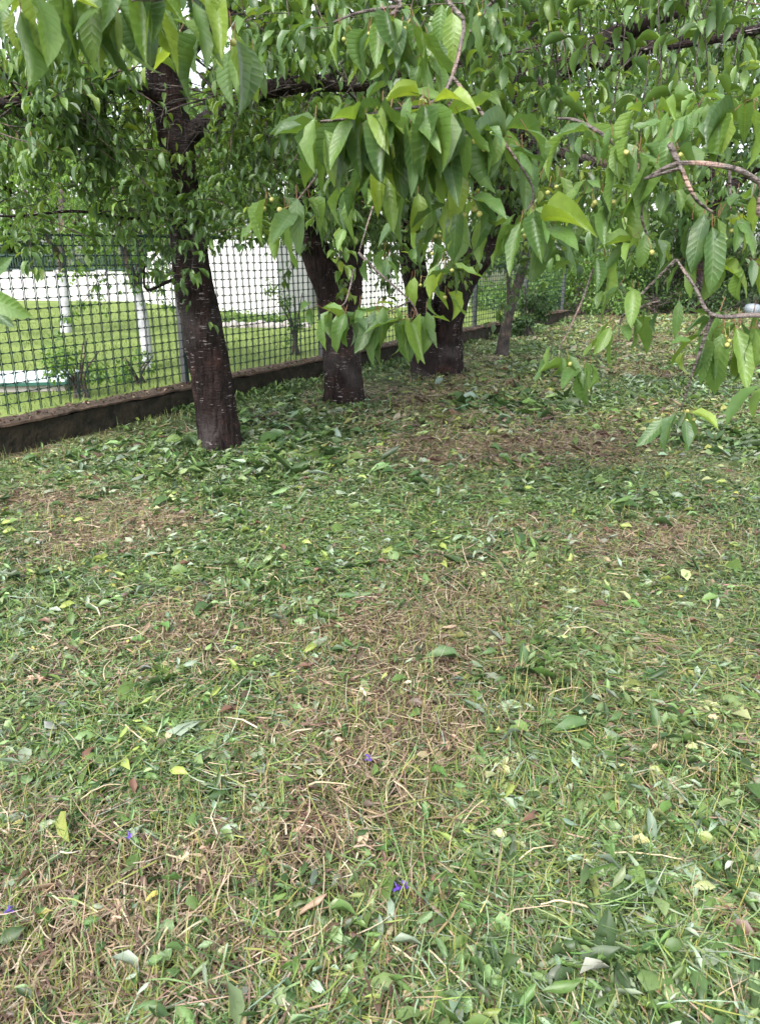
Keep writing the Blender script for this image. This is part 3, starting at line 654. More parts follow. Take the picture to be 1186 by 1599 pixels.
for t, c_, r_, n_ in ((A, (-1.9, 5.7, 4.7), (2.3, 2.2, 1.3), 3600), (B, (-.5, 7.6, 4.9), (2.0, 2.0, 1.2), 2600), (C, (1.4, 9.5, 5.6), (2.8, 2.2, 1.2), 2800)):  # unseen upper crowns, added above the view to shade ground by the fence
    t.wood('limb', [t.limbs[-1][0][-1] * .0 + V3(c_[0] * .8 + t.base.x * .2, t.base.y, 3.3), V3(c_[0], c_[1], c_[2] - .3), V3(c_[0] + .4, c_[1], c_[2] + 1.0)], [.07, .05, .02], M_BARK, 10, limb=False)
    m3 = MB()
    for k in range(26): tri_noise_leafball(n_ // 26, (c_[0] + random.uniform(-1, 1) * r_[0] * .8, c_[1] + random.uniform(-1, 1) * r_[1] * .8, c_[2] + random.uniform(-.8, .9) * r_[2] * .8), (.55, .55, .4), .10, .16, m3, FLAT, droop=.8)
    tag(t.put(m3.build('crown', M_FOL)), kind='stuff')
for t in (A, B, C): t.finish(M_FOL, M_BARK2, M_LEAF, 230 if t is A else 260, MID if t is A else FAR, thin)

# --- the boughs hanging into the picture from a tree whose trunk stands just out of frame
D = Tree('cherry_tree', 'cherry boughs with large glossy leaves and unripe cherries hanging in front', 'tree', (3.3, 2.3, 0))
D.wood('trunk', [Vector((3.3, 2.3, -0.08)), Vector((3.28, 2.3, .6)), Vector((3.2, 2.25, 1.3)), Vector((3.1, 2.2, 1.9)), Vector((3.2, 2.3, 2.8))], [.15, .14, .13, .11, .07], M_BARK, 24, 60, .07, .25, limb=False)
def cherry_mesh():
    mb = MB(); n = 10; V = []; zs = [-1, -.85, -.45, .1, .55, .85, .93]; rs = [0.02, .5, .92, 1.0, .82, .42, .06]
    for z, r in zip(zs, rs): V += [(r * math.cos(k * math.tau / n), r * math.sin(k * math.tau / n), z) for k in range(n)]
    V = [(x * .0068, y * .0068, z * .0068 - 0.042) for x, y, z in V]
    mb.add(V, q=[(i * n + k, i * n + (k + 1) % n, (i + 1) * n + (k + 1) % n, (i + 1) * n + k) for i in range(len(zs) - 1) for k in range(n)])
    nf = len(mb.q[0]); add_tube(mb, [Vector((0.008, 0, 0)), Vector((0.006, 0.001, -.012)), Vector((0.001, 0, -.036))], [.0012, .0010, .0010], 5)
    me = mb.mesh('cherry'); me.materials.append(M_CHERRY); me.materials.append(M_STEM2)
    for p in me.polygons: p.material_index = 0 if p.index < nf else 1
    return me
M_CHERRY = simple('unripe_cherry', (0.30, 0.33, 0.08), (0.52, 0.42, 0.17), 60, 0.32, 0, spec=0.5)
M_STEM2 = simple('cherry_stalk', (0.26, 0.30, 0.06), (0.30, 0.20, 0.08), 30, 0.5, 0)
ME_CHERRY = cherry_mesh()
NLEAF = [0]
def bough(tree, twigs, spurs, loose=(), rad=0.006, seg=7, joined=.32):
    """one hanging bough: woody part, with leaf and cherry as sub-parts. spurs: (px, py, Y, leaves, length, cherries, facing)"""
    mb = MB()
    for t in twigs:
        rr = t[0]; P = [Vector(k) if len(k) == 3 and isinstance(k, Vector) else at(*k) for k in t[1:]]
        P2, R2 = resample(P, [rr * (1 - 0.6 * i / (len(P) - 1)) for i in range(len(P))], max(8, len(P) * 5)); add_tube(mb, P2, R2, seg, 0.035, random.random() * 9)
    o = tree.put(mb.build('bough', M_TWIG)); inv = Matrix.Identity(4)        # the bough itself sits at the origin
    OO, DD, NN, LL = [], [], [], []
    for (px, py, Y, n, L, ch, face) in spurs:
        p = at(px, py, Y)
        for k in range(n):
            f = -math.pi / 2 + R(face); a = f + (k / max(1, n - 1) - 0.5) * R(235) + random.gauss(0, .25)
            e = R(random.uniform(46, 86)) if random.random() < 0.72 else R(random.uniform(-12, 44))
            d = Vector((math.cos(a) * math.cos(e), math.sin(a) * math.cos(e), -math.sin(e))); nn = Vector((math.cos(a) * math.sin(e), math.sin(a) * math.sin(e), math.cos(e)))
            nn += Vector((random.gauss(0, .3), random.gauss(0, .3), random.gauss(0, .2)))
            OO.append(p + Vector((math.cos(a) * .026, math.sin(a) * .026, random.gauss(-.006, .010)))); DD.append(d); NN.append(nn); LL.append(L * random.choice((random.uniform(.5, .8), random.uniform(.8, 1.12), random.uniform(.85, 1.15))))
        for k in range(ch):
            c = bpy.data.objects.new('cherry', ME_CHERRY); link(c, o); c.matrix_parent_inverse = inv
            a = random.uniform(0, math.tau); c.location = p + Vector((random.gauss(0, .008), random.gauss(-.012, .008), random.gauss(-.004, .006)))
            c.rotation_euler = (random.gauss(0.3, .35), random.gauss(0, .4), a); c.scale = [random.uniform(.62, .9)] * 3
    for (px, py, qx, qy, Y, face) in loose:                     # a single leaf from stalk to tip
        p, q = at(px, py, Y), at(qx, qy, Y - 0.02); d = q - p; LL.append(d.length); OO.append(p); DD.append(d.normalized())
        NN.append(Vector((math.sin(R(face)) * .7, -0.8, 0.45)))
    NLEAF[0] += len(OO)
    k = [np.array([tuple(x) for x in y]) for y in (OO, DD, NN)]; LL = np.array(LL)
    one = LL >= np.quantile(LL, joined); place_leaves(tree, k[0][one], k[1][one], k[2][one], LL[one], M_LEAF, o, inv)
    if (~one).any():
        m3 = MB(); r = ~one; add_leaves(m3, k[0][r], k[1][r], k[2][r], LL[r], NEAR, np.repeat(RG.random(int(r.sum()))[:, None], 3, 1), uv=True); f = m3.build('foliage', M_LEAF2, o); f.matrix_parent_inverse = inv; tag(f, kind='stuff')
    return o
# centre bough, coming over from the right above the frame
bough(D, [(.0055, V3(2.9, 2.2, 2.1), V3(2.1, 2.0, 2.3), V3(1.0, 1.85, 2.3), (745, -60, 1.75), (725, 40, 1.68), (705, 120, 1.6), (675, 160, 1.55), (610, 172, 1.5), (540, 185, 1.5), (500, 190, 1.5)),
          (.004, (705, 120, 1.6), (770, 200, 1.6), (830, 290, 1.6), (822, 330, 1.6)), (.004, (700, 160, 1.57), (735, 240, 1.6), (720, 305, 1.6)), (.004, (540, 185, 1.5), (505, 260, 1.62), (465, 312, 1.65))],
      [(618, 176, 1.50, 11, .118, 0, 0), (585, 180, 1.52, 8, .112, 0, 0), (560, 182, 1.5, 7, .108, 0, -20), (655, 168, 1.5, 9, .122, 0, 15), (640, 215, 1.56, 6, .11, 0, 0), (690, 235, 1.58, 7, .115, 0, 5), (530, 205, 1.55, 6, .10, 0, -10), (600, 260, 1.7, 6, .11, 0, 0), (560, 290, 1.75, 5, .10, 0, -10), (650, 300, 1.75, 6, .10, 0, 10), (692, 160, 1.52, 4, .09, 0, 30), (500, 192, 1.5, 5, .10, 0, -25), (735, 200, 1.55, 6, .12, 2, 10),
       (775, 205, 1.58, 6, .12, 0, 25), (800, 225, 1.6, 5, .115, 1, 30), (720, 306, 1.6, 6, .105, 4, 10), (822, 330, 1.6, 8, .118, 2, 10), (845, 355, 1.62, 4, .115, 0, 35), (465, 314, 1.65, 8, .108, 1, -10), (425, 300, 1.7, 3, .085, 2, -30),
       (690, 345, 1.75, 4, .09, 5, 0), (760, 330, 1.7, 4, .10, 0, 10)],
      [(470, 195, 425, 205, 1.5, -40), (690, 155, 640, 140, 1.5, -10), (655, 150, 600, 148, 1.5, 0), (655, 165, 672, 195, 1.48, 10)], .006)
# lower sprays of that bough, in front of the second and third trunks
bough(D, [(.004, (560, 395, 2.15), (590, 425, 2.1), (640, 470, 2.05), (655, 500, 2.0)), (.003, (553, 420, 2.1), (540, 470, 2.05), (525, 480, 2.05)), (.003, (640, 470, 2.05), (600, 490, 2.0)), (.0045, V3(.45, 2.3, 2.3), (640, 180, 2.3), (590, 300, 2.25), (560, 395, 2.15)),
          (.004, (720, 300, 2.1), (700, 380, 2.1), (695, 405, 2.1), (692, 440, 2.1))],
      [(525, 485, 2.05, 7, .095, 1, 0), (548, 492, 2.02, 6, .10, 0, 10), (600, 490, 2.0, 8, .115, 0, -10), (635, 495, 2.0, 9, .125, 0, 10), (655, 430, 2.1, 4, .09, 1, 0), (665, 380, 2.15, 4, .085, 1, 0), (575, 470, 2.05, 3, .09, 0, 0), (695, 405, 2.1, 5, .085, 2, 0), (690, 450, 2.1, 4, .085, 1, 0), (660, 490, 2.0, 3, .11, 0, 20),
       (590, 405, 2.1, 2, .08, 0, 0), (610, 385, 2.2, 3, .085, 0, -20), (545, 350, 2.1, 3, .085, 0, 0), (635, 355, 2.2, 4, .08, 0, 20), (490, 480, 2.1, 3, .09, 0, -20)], ())
# top cluster with cherries
bough(D, [(.009, V3(1.8, 2.1, 2.4), V3(.9, 1.9, 2.35), (660, -60, 1.7), (625, 10, 1.68), (590, 35, 1.66)), (.004, (625, 10, 1.68), (560, 20, 1.7), (520, 35, 1.75)), (.004, (660, -60, 1.7), (760, -5, 1.8), (790, 40, 1.9))],
      [(592, 36, 1.66, 8, .10, 5, 0), (630, 28, 1.68, 6, .105, 2, 15), (655, 60, 1.75, 5, .10, 0, 25), (760, 15, 1.8, 5, .095, 1, 10), (700, 20, 1.9, 4, .10, 0, 0), (545, 45, 1.7, 3, .09, 4, -20), (665, 100, 1.7, 4, .10, 0, 10)], ())
# right bough
bough(D, [(.0085, V3(3.1, 2.25, 1.75), V3(2.2, 1.95, 1.80), (1290, 345, 1.64), (1186, 285, 1.60), (1140, 262, 1.58), (1060, 255, 1.58), (1010, 278, 1.62)),
          (.006, (1045, 225, 1.60), (1062, 262, 1.58), (1085, 310, 1.58), (1112, 332, 1.62)), (.004, (1138, 263, 1.7), (1140, 330, 1.68)), (.006, (1010, 278, 1.7), (960, 225, 1.75), (905, 190, 1.8), (870, 185, 1.85)),
          (.0065, V3(2.3, 2.0, 1.6), (1290, 500, 1.62), (1186, 492, 1.58), (1112, 492, 1.56), (1085, 450, 1.58), (1055, 405, 1.62)), (.0045, (1112, 492, 1.57), (1088, 560, 1.60), (1062, 640, 1.65)),
          (.004, (1112, 492, 1.66), (1092, 525, 1.66)), (.005, (1010, 278, 1.7), (1000, 330, 1.75), (1010, 370, 1.75)), (.004, (1030, 470, 1.75), (975, 490, 1.78), (965, 520, 1.78)), (.004, (1062, 262, 1.58), (1010, 278, 1.62), (1010, 278, 1.7)), (.003, (925, 420, 1.8), (908, 470, 1.78), (880, 530, 1.75), (872, 545, 1.75)), (.004, (1055, 405, 1.7), (1000, 460, 1.74), (975, 490, 1.78))],
      [(872, 540, 1.75, 5, .085, 1, 0), (905, 565, 1.75, 6, .09, 2, 10), (968, 500, 1.78, 7, .105, 0, 0), (1062, 640, 1.66, 7, .095, 3, 0), (1092, 530, 1.66, 6, .10, 1, 0), (1135, 505, 1.66, 8, .125, 3, 0), (1172, 500, 1.66, 6, .12, 0, 20), (1005, 372, 1.75, 7, .105, 3, 0),
       (1048, 225, 1.66, 5, .10, 5, 10), (985, 225, 1.72, 6, .115, 3, -10), (940, 205, 1.76, 6, .115, 1, -15), (900, 190, 1.8, 5, .105, 0, -20), (1100, 345, 1.68, 7, .12, 3, 0), (1140, 335, 1.68, 6, .115, 1, 15), (1170, 300, 1.7, 5, .11, 0, 20), (1060, 180, 1.7, 6, .105, 1, 0), (1110, 170, 1.68, 5, .10, 0, 10), (1160, 160, 1.66, 6, .105, 0, 20),
       (1080, 400, 1.72, 5, .115, 0, 0), (1165, 410, 1.68, 6, .12, 0, 15), (930, 290, 1.8, 6, .11, 3, -10), (900, 330, 1.85, 5, .105, 2, -20), (960, 330, 1.8, 4, .10, 0, 0), (1040, 300, 1.72, 4, .10, 0, 0), (985, 450, 1.76, 3, .10, 0, 0), (1050, 480, 1.72, 3, .095, 0, -15), (860, 270, 1.9, 4, .10, 2, -20), (925, 400, 1.8, 3, .10, 0, 0), (1010, 170, 1.8, 5, .10, 0, 0)], ())
# smaller, farther sprays of the same tree filling the top of the view
lim = [V3(3.15, 2.25, 2.3), V3(2.6, 3.2, 2.9), V3(1.6, 3.9, 3.0), V3(.3, 4.2, 2.95), V3(-.9, 4.2, 2.9)]
D.wood('limb', lim, [.07, .055, .042, .028, .012], M_BARK, 12)
D.wood('limb', [V3(3.15, 2.25, 2.4), V3(2.7, 4.4, 2.9), V3(2.3, 5.2, 2.75), V3(1.6, 5.6, 2.7)], [.06, .045, .03, .015], M_BARK, 12)
D.sprays(18, (0.4, 1.0), (0.08, 0.115), 0.3, -0.15, .006, [0], 0.2); D.sprays(9, (0.4, 0.9), (0.08, 0.115), 0.45, -0.1, .006, [1], 0.2)
for q in ([V3(3.1, 2.25, 1.75), V3(2.2, 1.95, 1.80), at(1330, 365, 1.66)], [V3(2.9, 2.2, 1.8), V3(2.3, 2.0, 1.6), at(1340, 500, 1.64)], [V3(3.1, 2.25, 2.0), V3(2.1, 2.0, 2.3), V3(1.0, 1.85, 2.3)]):
    P_, R_ = resample(q, [.008, .006, .004], 24)
    for k in range(2, 22): D.spur(P_[k], random.randint(3, 6), (.08, .12), jit=.03); (random.random() < .5) and D.twig(P_[k], V3(random.gauss(0, 1), random.gauss(0, 1), random.gauss(0, .5)), random.uniform(.25, .6), .004)
D.fill(9, 820, 1200, 170, 330, 2.7, 4.2); D.fill(12, 560, 900, -10, 200, 2.9, 4.2); D.fill(8, 380, 600, -10, 140, 3.2, 4.4); D.fill(8, 830, 1060, 250, 430, 3.6, 5.0)
D.finish(M_FOL, M_BARK2, M_LEAF, max(0, 298 - NLEAF[0]), MID, thin)
# near leaves at the top left hang from the limb of the first tree that reaches over the camera
bough(A, [(.006, V3(-.6, 1.25, 2.18), (250, -60, 1.15), (205, 0, 1.12)), (.005, V3(-.5, 1.0, 2.05), (80, -60, 1.0), (40, -20, 1.0)), (.004, (250, -60, 1.15), (330, -20, 1.3), (350, 30, 1.35)), (.006, V3(-.6, 1.25, 2.18), V3(-.75, 1.2, 1.7), (-60, 380, 1.0), (-15, 430, .98))],
      [(208, -5, 1.2, 8, .098, 0, 0), (140, -25, 1.2, 7, .095, 0, 0), (40, -15, 1.15, 8, .092, 0, 10), (240, 15, 1.3, 6, .095, 0, 20), (85, -30, 1.2, 6, .09, 0, 0), (10, 10, 1.3, 5, .09, 0, 0), (170, 20, 1.5, 5, .09, 0, 0), (340, 35, 1.35, 5, .10, 1, 10), (375, 70, 1.5, 4, .09, 0, 0), (280, -10, 1.3, 5, .10, 0, 0), (300, 45, 1.6, 5, .095, 1, 0)],
      [(-25, 462, 42, 488, 1.0, -30), (-15, 440, 10, 400, 1.0, 20), (-25, 475, 22, 510, 1.05, 0)])

# --- leaning sapling and shrub at the far end of the fence
S = Tree('leaning_sapling', 'thin leaning grey sapling stem at the end of the concrete kerb', 'sapling', ground_at(783, 556))
S.wood('stem', [S.base + V3(0, 0, -.05)] + pts(11.4, (785, 540), (794, 490), (812, 430), (822, 380), (835, 300), (840, 200)), [.085, .085, .075, .065, .055, .04, .02], M_BARK2, 14, 50, .08, .15)
S.wood('branch', pts(11.4, (795, 486), (793, 430), (796, 370), (790, 290)), [.03, .026, .02, .01], M_BARK2, 8)
S.sprays(16, (0.5, 1.0), (.06, .09), .5); S.finish(M_PLUM, M_TWIG)
def shrub(name, label, px, py, w, h, n, mat, L=(.05, .09), group=None, Yd=None, lean=0, stems=7):
    b = ground_at(px, py) if Yd is None else Vector((at(px, 600, Yd).x, Yd, 0)); T = Tree(name, label, 'shrub', b, group)
    for k in range(stems):
        a = random.uniform(0, math.tau); r = w * random.uniform(.2, .8)
        P = [b + V3(random.gauss(0, .05), random.gauss(0, .05), -.03), b + V3(math.cos(a) * r * .3, math.sin(a) * r * .3, h * .4), b + V3(math.cos(a) * r + lean, math.sin(a) * r, h * random.uniform(.6, 1.0))]
        P2, R2 = resample(P, [.02, .013, .005], 10); add_tube(T.tw, P2, R2, 6)
    mb = MB(); nb = max(5, n // 160)
    for k in range(nb):
        a = random.uniform(0, math.tau); r = w * math.sqrt(random.random()) * .8; z = h * (0.12 + 0.75 * random.random())
        rr = max(.12, w * .38 * random.uniform(.6, 1.2)); tri_noise_leafball(n // nb, (b.x + math.cos(a) * r + lean * z / h, b.y + math.sin(a) * r, max(z, rr * .8)), (rr, rr, rr * .8), L[0], L[1], mb, FAR)
    tag(T.put(T.tw.build('stems', M_BARK2)), kind='stuff'); tag(T.put(mb.build('foliage', mat)), kind='stuff'); return T
shrub('round_shrub', 'small dark leafy shrub beside the leaning sapling', 822, 528, .42, .95, 1500, M_DARKF, (.05, .09))
shrub('bushy_shrub', 'broad green bush at the back beyond the leaning sapling', 905, 488, 1.5, 1.5, 5200, M_PLUM, (.06, .11))
shrub('bushy_shrub', 'bush behind the mesh at the kerb\'s far end', 770, 484, 1.2, 1.0, 3000, M_PLUM, (.06, .1))
shrub('bushy_shrub', 'dark bush under the trees at the back right', 1010, 486, 1.2, 1.2, 3000, M_DARKF, (.07, .12))
shrub('bushy_shrub', 'deep green bush behind the pale tub at right edge', 1190, 482, 1.6, 1.9, 4200, M_DARKF, (.08, .13))
shrub('low_bush', 'low leafy bush in front of the brush heap', 955, 494, .8, .7, 1600, M_PLUM, (.06, .1))
shrub('low_bush', 'low leafy bush between the brush heap and the pale tub', 1085, 493, .9, .7, 1600, M_DARKF, (.06, .1))
shrub('fence_shrub', 'airy young shrub behind the mesh beside the second trunk', 462, 556, .42, 1.15, 700, M_PLUM, (.03, .06))
shrub('fence_weeds', 'clump of tall weeds behind the mesh beside the sandbox', 125, 622, .45, .62, 650, M_PLUM, (.04, .07))
shrub('fence_weeds', 'clump of weeds behind the mesh close to the first trunk', 215, 600, .3, .35, 300, M_PLUM, (.04, .07))

for k, (px, Y, w, h, lb) in enumerate(((845, 21, 1.5, 2.2, 'tall hedge bush behind the round shrub'), (935, 22, 1.7, 2.6, 'tall hedge bush left of the brush pile'), (1040, 23, 1.8, 2.6, 'tall hedge bush right behind the brush pile'), (1130, 22.5, 1.8, 2.4, 'tall hedge bush behind the pale tub'), (1230, 21.5, 1.9, 2.8, 'tall hedge bush at the right picture edge'), (1340, 21, 1.9, 2.6, 'tall hedge bush beyond the right edge'))):
    shrub('hedge_bush', lb, px, 0, w, h, 3600, M_DARKF if k > 1 else M_PLUM, (.09, .15), 'hedge at the back', Y)
# --- limewashed young trees on the lawn
def lawn_tree(label, px, py, joints, rad, forks, wash_top, Y, ncount):
    T = Tree('limewashed_tree', label, 'tree', ground_at(px, py)); b = T.base
    P = [b + V3(0, 0, -.05)] + [at(x, y, Y) for x, y in joints]
    T.wood('trunk', P, rad, M_BARK2, 16, 50, .05, .1)
    zt = at(*wash_top, Y).z; PP, RR = T.limbs[0]; sel = [k for k in range(len(PP)) if PP[k].z <= zt and PP[k].z > -.02]
    mb = MB(); add_tube(mb, [PP[k] for k in sel], [RR[k] * 1.07 + .004 for k in sel], 16, .03, 3.0, False); T.put(mb.build('limewash', M_WASH))
    for f in forks: T.wood('limb', [at(x, y, Y + dy) for x, y, dy in f[1]], f[0], M_BARK2, 10)
    n = len(T.limbs); T.sprays(ncount, (0.7, 1.5), (.05, .085), .35, .2, .008, list(range(1, n)), .35, (4, 7), .08)
    T.finish(M_PLUM, M_BARK2, temps=FAR); return T
lawn_tree('young tree with limewashed trunk on the lawn near the first trunk', 232, 575, [(229, 540), (222, 490), (214, 450)], [.066, .062, .06, .058],
          [((.055, .05, .04, .03, .02), [(214, 452, 0), (200, 410, -.1), (186, 360, -.2), (178, 270, -.4), (160, 160, -.6)]), ((.055, .05, .04, .03, .02), [(214, 452, 0), (219, 400, .1), (216, 340, .2), (224, 230, .3), (240, 120, .4)]),
           ((.025, .02, .015, .01), [(217, 425, 0), (245, 395, -.3), (290, 340, -.7), (360, 270, -1.1)]), ((.03, .025, .02, .01), [(188, 365, 0), (130, 300, -.4), (60, 250, -.9), (0, 230, -1.2)]), ((.03, .02, .015, .01), [(220, 330, 0), (300, 250, -.5), (380, 220, -1.0), (440, 230, -1.4)])], (214, 442), 10.1, 84)
lawn_tree('young tree with limewashed trunk deeper in the lawn by low wall', 103, 520, [(102, 490), (99, 440), (97, 410)], [.085, .08, .075, .072],
          [((.08, .07, .05, .02), [(97, 412, 0), (98, 370, .2), (95, 280, .5), (90, 170, .8)]), ((.06, .05, .03, .02), [(97, 405, 0), (75, 370, -.5), (40, 300, -.9), (0, 240, -1.2)]), ((.05, .04, .03, .02), [(98, 370, 0), (140, 320, -.4), (180, 260, -.6), (215, 200, -.8)])], (98, 425), 14.6, 52)

# --- background trees
def back_tree(name, label, x, y, h, cr, n, mat, L, trunk_r=.16, group=None, low=0.25, lean=0.0):
    T = Tree(name, label, 'tree', (x, y, 0), group); P = [V3(x, y, -.05), V3(x + .05, y, h * .25), V3(x + lean, y + .1, h * .5), V3(x + lean * 1.6, y, h * .9)]
    T.wood('trunk', P, [trunk_r * 1.1, trunk_r, trunk_r * .7, trunk_r * .2], M_BARK, 12, 30, .07, .2)
    for k in range(6):
        a = k * 1.05 + random.uniform(0, .6); z = h * random.uniform(.28, .6); q = P[1].lerp(P[2], (z / h - .25) / .25 if z < h * .5 else 1.0)
        T.wood('limb', [q, q + V3(math.cos(a) * cr * .4, math.sin(a) * cr * .4, h * .12), q + V3(math.cos(a) * cr * .8, math.sin(a) * cr * .8, h * random.uniform(.1, .3))], [trunk_r * .5, trunk_r * .3, .02], M_BARK, 8, 14)
    mb = MB(); nb = max(18, n // 110)
    for k in range(nb):
        a = random.uniform(0, math.tau); z = low + (1 - low) * random.random(); r = cr * math.sqrt(random.random()) * (1.0 - 0.55 * max(0, z - .55) / .45)
        rr = cr * random.uniform(.16, .30)
        tri_noise_leafball(n // nb, (x + lean + math.cos(a) * r, y + math.sin(a) * r, h * z), (rr, rr, rr * .7), L[0], L[1], mb, FLAT, droop=.5)
    tag(T.put(mb.build('crown', mat)), kind='stuff'); return T
GB = 'trees beyond the white wall'
GBL = ['crown past the frame edge', 'tree over the low white wall at the far left', 'tree behind the deeper limewashed trunk', 'tree behind the first dark trunk', 'tree over the rounded top of the shed', 'tree behind the forked middle trunk', 'tree over the white panel fence', 'tree behind the thick two stemmed trunk']
for i, (px, Y, h, cr, n) in enumerate(((-160, 27, 7, 3.0, 6800), (20, 29, 7.5, 3.0, 6800), (150, 30, 8, 3.0, 6800), (285, 28, 6.5, 2.6, 6800), (400, 31, 8, 3.0, 6800), (520, 28, 7, 2.8, 6800), (640, 30, 8, 3.0, 6800), (740, 26, 7, 2.8, 6800))):
    back_tree('garden_tree', 'bright green leafy ' + GBL[i], at(px, 400, Y).x, Y, h, cr, n, M_FAR, (.18, .34), .16, GB, .10)
GR = 'trees at the back of the orchard'
for i, (px, Y, h, cr, n, m, lb) in enumerate(((840, 24, 8.5, 2.8, 6500, M_FAR, 'light green tree behind the far end of the fence'), (960, 23, 9.5, 3.2, 8000, M_FAR, 'light green tree behind the brush pile'),
        (1095, 18.6, 6.5, 2.6, 5200, M_DARKF, 'dark old tree with thick trunk standing over the brush pile'), (1230, 22, 9, 3.2, 7000, M_DARKF, 'dark tree crown at the right edge behind the boughs'), (1060, 27, 10, 3.6, 8000, M_FAR, 'pale green tree far behind the dark old tree'), (1400, 20, 7, 3, 3000, M_DARKF, 'dark tree beyond the right edge'))):
    back_tree('orchard_tree', lb, at(px, 400, Y).x, Y, h, cr, n, m, (.13, .24), .24 if i == 2 else .16, GR, .22 if m is M_FAR else .27)

# brush pile and pale tub
bp = g(1010, 492); mb = MB()
for k in range(80):
    a = random.uniform(0, math.tau); p = bp + V3(random.gauss(0, .6), random.gauss(0, .35), random.uniform(.02, .45)); d = V3(math.cos(a), math.sin(a), random.gauss(.1, .4)) * random.uniform(.25, .7)
    add_tube(mb, [p - d, p + V3(0, 0, random.gauss(.02, .06)), p + d], [.012, .010, .004], 4)
o = mb.build('brush_pile', M_BARK2); tag(o, 'heap of bare cut branches on the grass at the back', 'brush pile')
M_TUB = simple('pale_plastic', (0.24, 0.28, 0.32), (0.32, 0.36, 0.40), 5, 0.4, 0)
t = g(1172, 492); mb = MB(); pr_ = ((0, .0), (.11, .0), (.17, .04), (.19, .13), (.17, .20), (.12, .235), (0, .25)); n = 18
mb.add([(t.x + r * math.cos(k * math.tau / n), t.y + r * math.sin(k * math.tau / n), z + .02) for r, z in pr_ for k in range(n)], q=[(i * n + k, i * n + (k + 1) % n, (i + 1) * n + (k + 1) % n, (i + 1) * n + k) for i in range(len(pr_) - 1) for k in range(n)])
o = mb.build('plastic_tub', M_TUB); tag(o, 'small pale rounded tub lying under the dark trees at right', 'tub')

# ------------------------------------------------------------------ mown grass and litter
def spots(n, y0, y1, pw):
    """random places in front of the camera, thinning with distance, on this side of the fence"""
    u = RG.random(n); e = 2.0 - pw
    y = (y0 ** e + u * (y1 ** e - y0 ** e)) ** (1 / e) if abs(e) > 1e-3 else y0 * (y1 / y0) ** u
    x = RG.uniform(-1, 1, n) * (0.70 * y + 0.7); m = (side_of_fence(x, y) < -0.16)
    return x[m], y[m]
def size_k(y): return 1 + np.clip((y - 3) / 8, 0, 1.6)
def pal(cols, n, wts, var=0.18):
    c = np.array(cols)[RG.choice(len(cols), n, p=np.array(wts) / np.sum(wts))]; return np.clip(c * (1 + RG.normal(0, var, (n, 1))) * (1 + RG.normal(0, .06, (n, 3))), .004, .95)
GRN, DGN, YGN, GRY, STR, PST, BRN, LGN = (.098, .168, .044), (.044, .084, .025), (.205, .245, .065), (.235, .30, .21), (.31, .235, .155), (.47, .40, .29), (.105, .066, .048), (.165, .245, .098)
def patches(x, y):
    straw = np.clip((vnoise(x, y, .60, 2) * .6 + vnoise(x, y, .22, 9) * .4 - .54) * 9, 0, 1); weedy = np.clip((vnoise(x, y, .8, 14) * .6 + vnoise(x, y, .3, 3) * .4 - .42) * 5, 0, 1)
    return straw, weedy
mb = MB()
x, y = spots(92000, 0.75, 21, 1.75); st, wd = patches(x, y); keep = RG.random(len(x)) > .45 * st; x, y, st, wd = x[keep], y[keep], st[keep], wd[keep]; n = len(x); k = size_k(y)
c = pal([GRN, DGN, YGN, LGN, GRY], n, [.32, .2, .14, .2, .14]); cs = pal([STR, PST, BRN, YGN], n, [.42, .14, .36, .08]); m = RG.random(n) < .07 + .72 * st; c[m] = cs[m]
m = RG.random(n) < .62 * np.clip((y - 7) / 5, 0, 1); c[m] = pal([(.30, .36, .13), (.36, .37, .19), (.22, .30, .10)], n, [.4, .3, .3])[m]  # paler with distance: drying clippings, plus brightness painted in against crown shade
base_az = 0.5 + 2.0 * (vnoise(x, y, 1.1, 21) - .5) * 3; az = np.where(RG.random(n) < .55, base_az + RG.normal(0, .5, n), RG.uniform(0, 6.283, n))
O = np.stack([x, y, ground_z(x, y) + RG.uniform(.003, .045, n)], 1)
add_ribbons(mb, O, az, RG.normal(.02, .14, n), RG.gamma(2.6, .030, n) * (.75 + .25 * k) + .02, RG.uniform(.0018, .0046, n) * k, c, 3, RG.normal(-.15, .5, n))
tag(mb.build('cut_grass', M_BLADE), 'mown grass clippings and straw strewn over the orchard ground', 'grass', kind='stuff')
mb = MB()                                                                  # standing stubble in tufts
tx, ty = spots(7000, 0.75, 19, 1.85); st, wd = patches(tx, ty); keep = RG.random(len(tx)) < .26 + .74 * st; tx, ty, st = tx[keep], ty[keep], st[keep]
ex_x, ex_y = RG.uniform(-.15, 1.25, 230), RG.uniform(1.1, 2.3, 230); tx, ty = np.append(tx, ex_x), np.append(ty, ex_y)
per = 13; x = np.repeat(tx, per) + RG.normal(0, .028, len(tx) * per) * np.repeat(size_k(ty), per); y = np.repeat(ty, per) + RG.normal(0, .028, len(tx) * per) * np.repeat(size_k(ty), per); n = len(x)
c = pal([YGN, LGN, STR, GRN, (.26, .24, .07)], n, [.3, .2, .22, .13, .15]); O = np.stack([x, y, ground_z(x, y)], 1)
add_ribbons(mb, O, RG.uniform(0, 6.28, n), RG.normal(1.25, .28, n), RG.gamma(4, .011, n) * (.8 + .35 * size_k(y)) + .012, RG.uniform(.0022, .0042, n) * size_k(y), c, 2, RG.normal(-.3, .4, n))
tag(mb.build('grass_stubble', M_BLADE), 'short upright stubble tufts left standing after the mowing', 'grass', kind='stuff')
mb = MB()                                                                  # cut weed leaves
x, y = spots(52000, 0.75, 21, 1.5); st, wd = patches(x, y); keep = RG.random(len(x)) < (.45 + .55 * wd) * (1 - .8 * st); x, y = x[keep], y[keep]; n = len(x)
